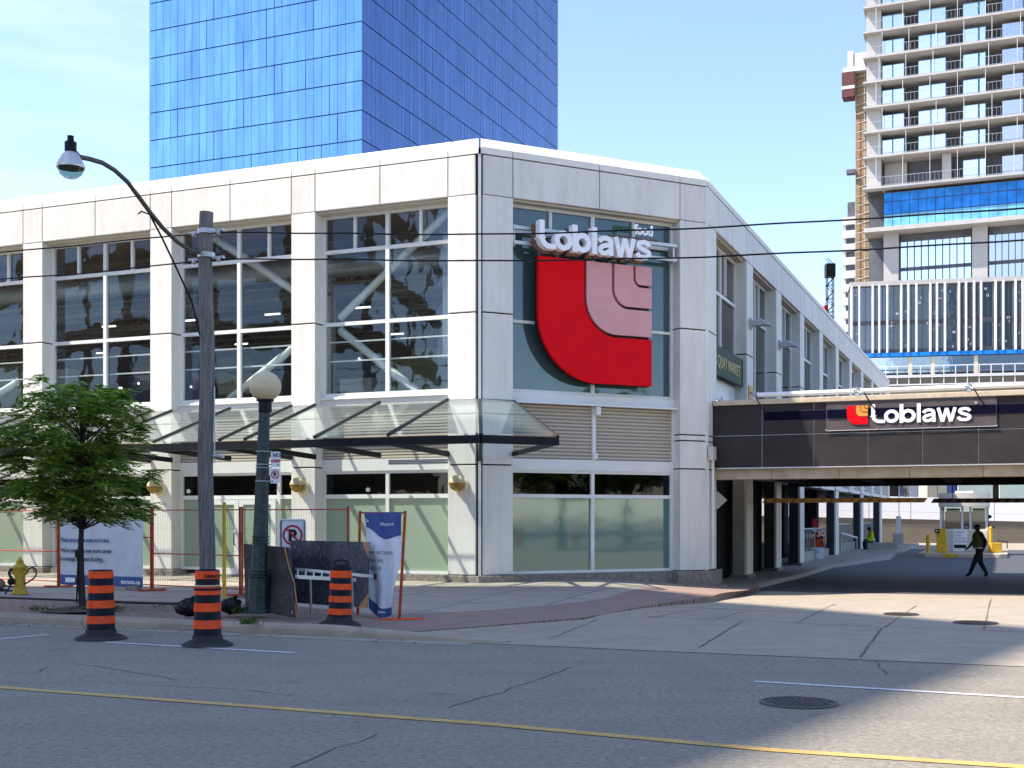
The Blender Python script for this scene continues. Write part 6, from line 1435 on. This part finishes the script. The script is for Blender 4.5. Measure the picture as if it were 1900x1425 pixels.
for r_, z in pr:
    for j in range(sg_): a = 2*math.pi*j/sg_; V.append(w((.012+(z-.52)*.06+r_*.078*math.cos(a), r_*.102*math.sin(a), z)))
m.add(V, [(i*sg_+j, i*sg_+(j+1) % sg_, (i+1)*sg_+(j+1) % sg_, (i+1)*sg_+j) for i in range(len(pr)-1) for j in range(sg_)], 0, True); m.build('vest', 'vest_olive', t, world=False)
m = MB(); V = [w((.0+.122*math.cos(2*math.pi*j/sg_), .135*math.sin(2*math.pi*j/sg_), z)) for z in (.535, .56) for j in range(sg_)]; m.add(V, [(j, (j+1) % sg_, sg_+(j+1) % sg_, sg_+j) for j in range(sg_)]); m.build('belt', 'galv', t, world=False)
yy = 62; ps = Px(1619, 960, yy); H2 = 1.72
J2 = dict(pelvis=(0, 0, .27), waist=(.01, 0, .35), chest=(.03, 0, .47), neck=(.06, 0, .58), head0=(.09, 0, .615), head1=(.11, 0, .67), shL=(.04, .10, .53), elL=(.06, .13, .40), wrL=(.17, .10, .33), haL=(.21, .09, .31),
          shR=(.04, -.10, .53), elR=(.06, -.13, .40), wrR=(.17, -.10, .33), haR=(.21, -.09, .31), hipL=(.02, .06, .27), knL=(.24, .07, .27), anL=(.25, .07, .05), toL=(.33, .07, .02), hipR=(.02, -.06, .27), knR=(.24, -.07, .27), anR=(.22, -.07, .05), toR=(.30, -.07, .02))
t, w, fd, sd = person('person', 'person in a bright yellow-green jacket sitting on the low wall among the arcade pillars', (ps.x-.1, ps.y-.3, -.02), H2, J2, math.radians(185), ['skin_dark', 'hivis', 'cloth_navy', 'cloth_black'])
hc_ = w(J2['head0']).lerp(w(J2['head1']), .75); m = MB(); m.sphere(hc_-fd*.015, .062*H2, 14, 10, sc=(1, 1, .8)); m.build('hair', 'cloth_black', t, world=False)
m = MB(); sb_ = frame((ps.x-.1, ps.y-.3, 0), (1, 0, 0), (0, 1, 0)); m.box(sb_, -.30, 1.2, -.2, .35, -.3, .40); m.build('seat_wall', 'conc', None, loc=(ps.x, ps.y, 0)); so = bpy.data.objects['seat_wall']; tag(so, 'low concrete ledge on which the person in the yellow-green jacket sits', 'ledge')

# ------------------------------------------------------------------ things across the driveway that the corner windows mirror
for i, (x, y, s) in enumerate(((27, 12, 1.9), (38, 9, 2.3), (33, 19, 1.7), (20, -6, 2.0))):
    c = copy_tree(TR); c.location = (x, y, 0); c.scale = (s, s, s); c.rotation_euler = (0, 0, i*1.7)
    c['label'] = ('nearest', 'largest', 'most northerly', 'southernmost')[i]+' of the four trees beyond the right edge that the corner windows mirror'; c['group'] = 'trees mirrored in the corner windows'
for i, (x, y) in enumerate(((34, 4), (36.5, 6.5))):
    c = copy_tree(b2); c.location = (x, y, 0); c['label'] = ('left', 'right')[i]+' one of the two barrels mirrored in the corner window film'
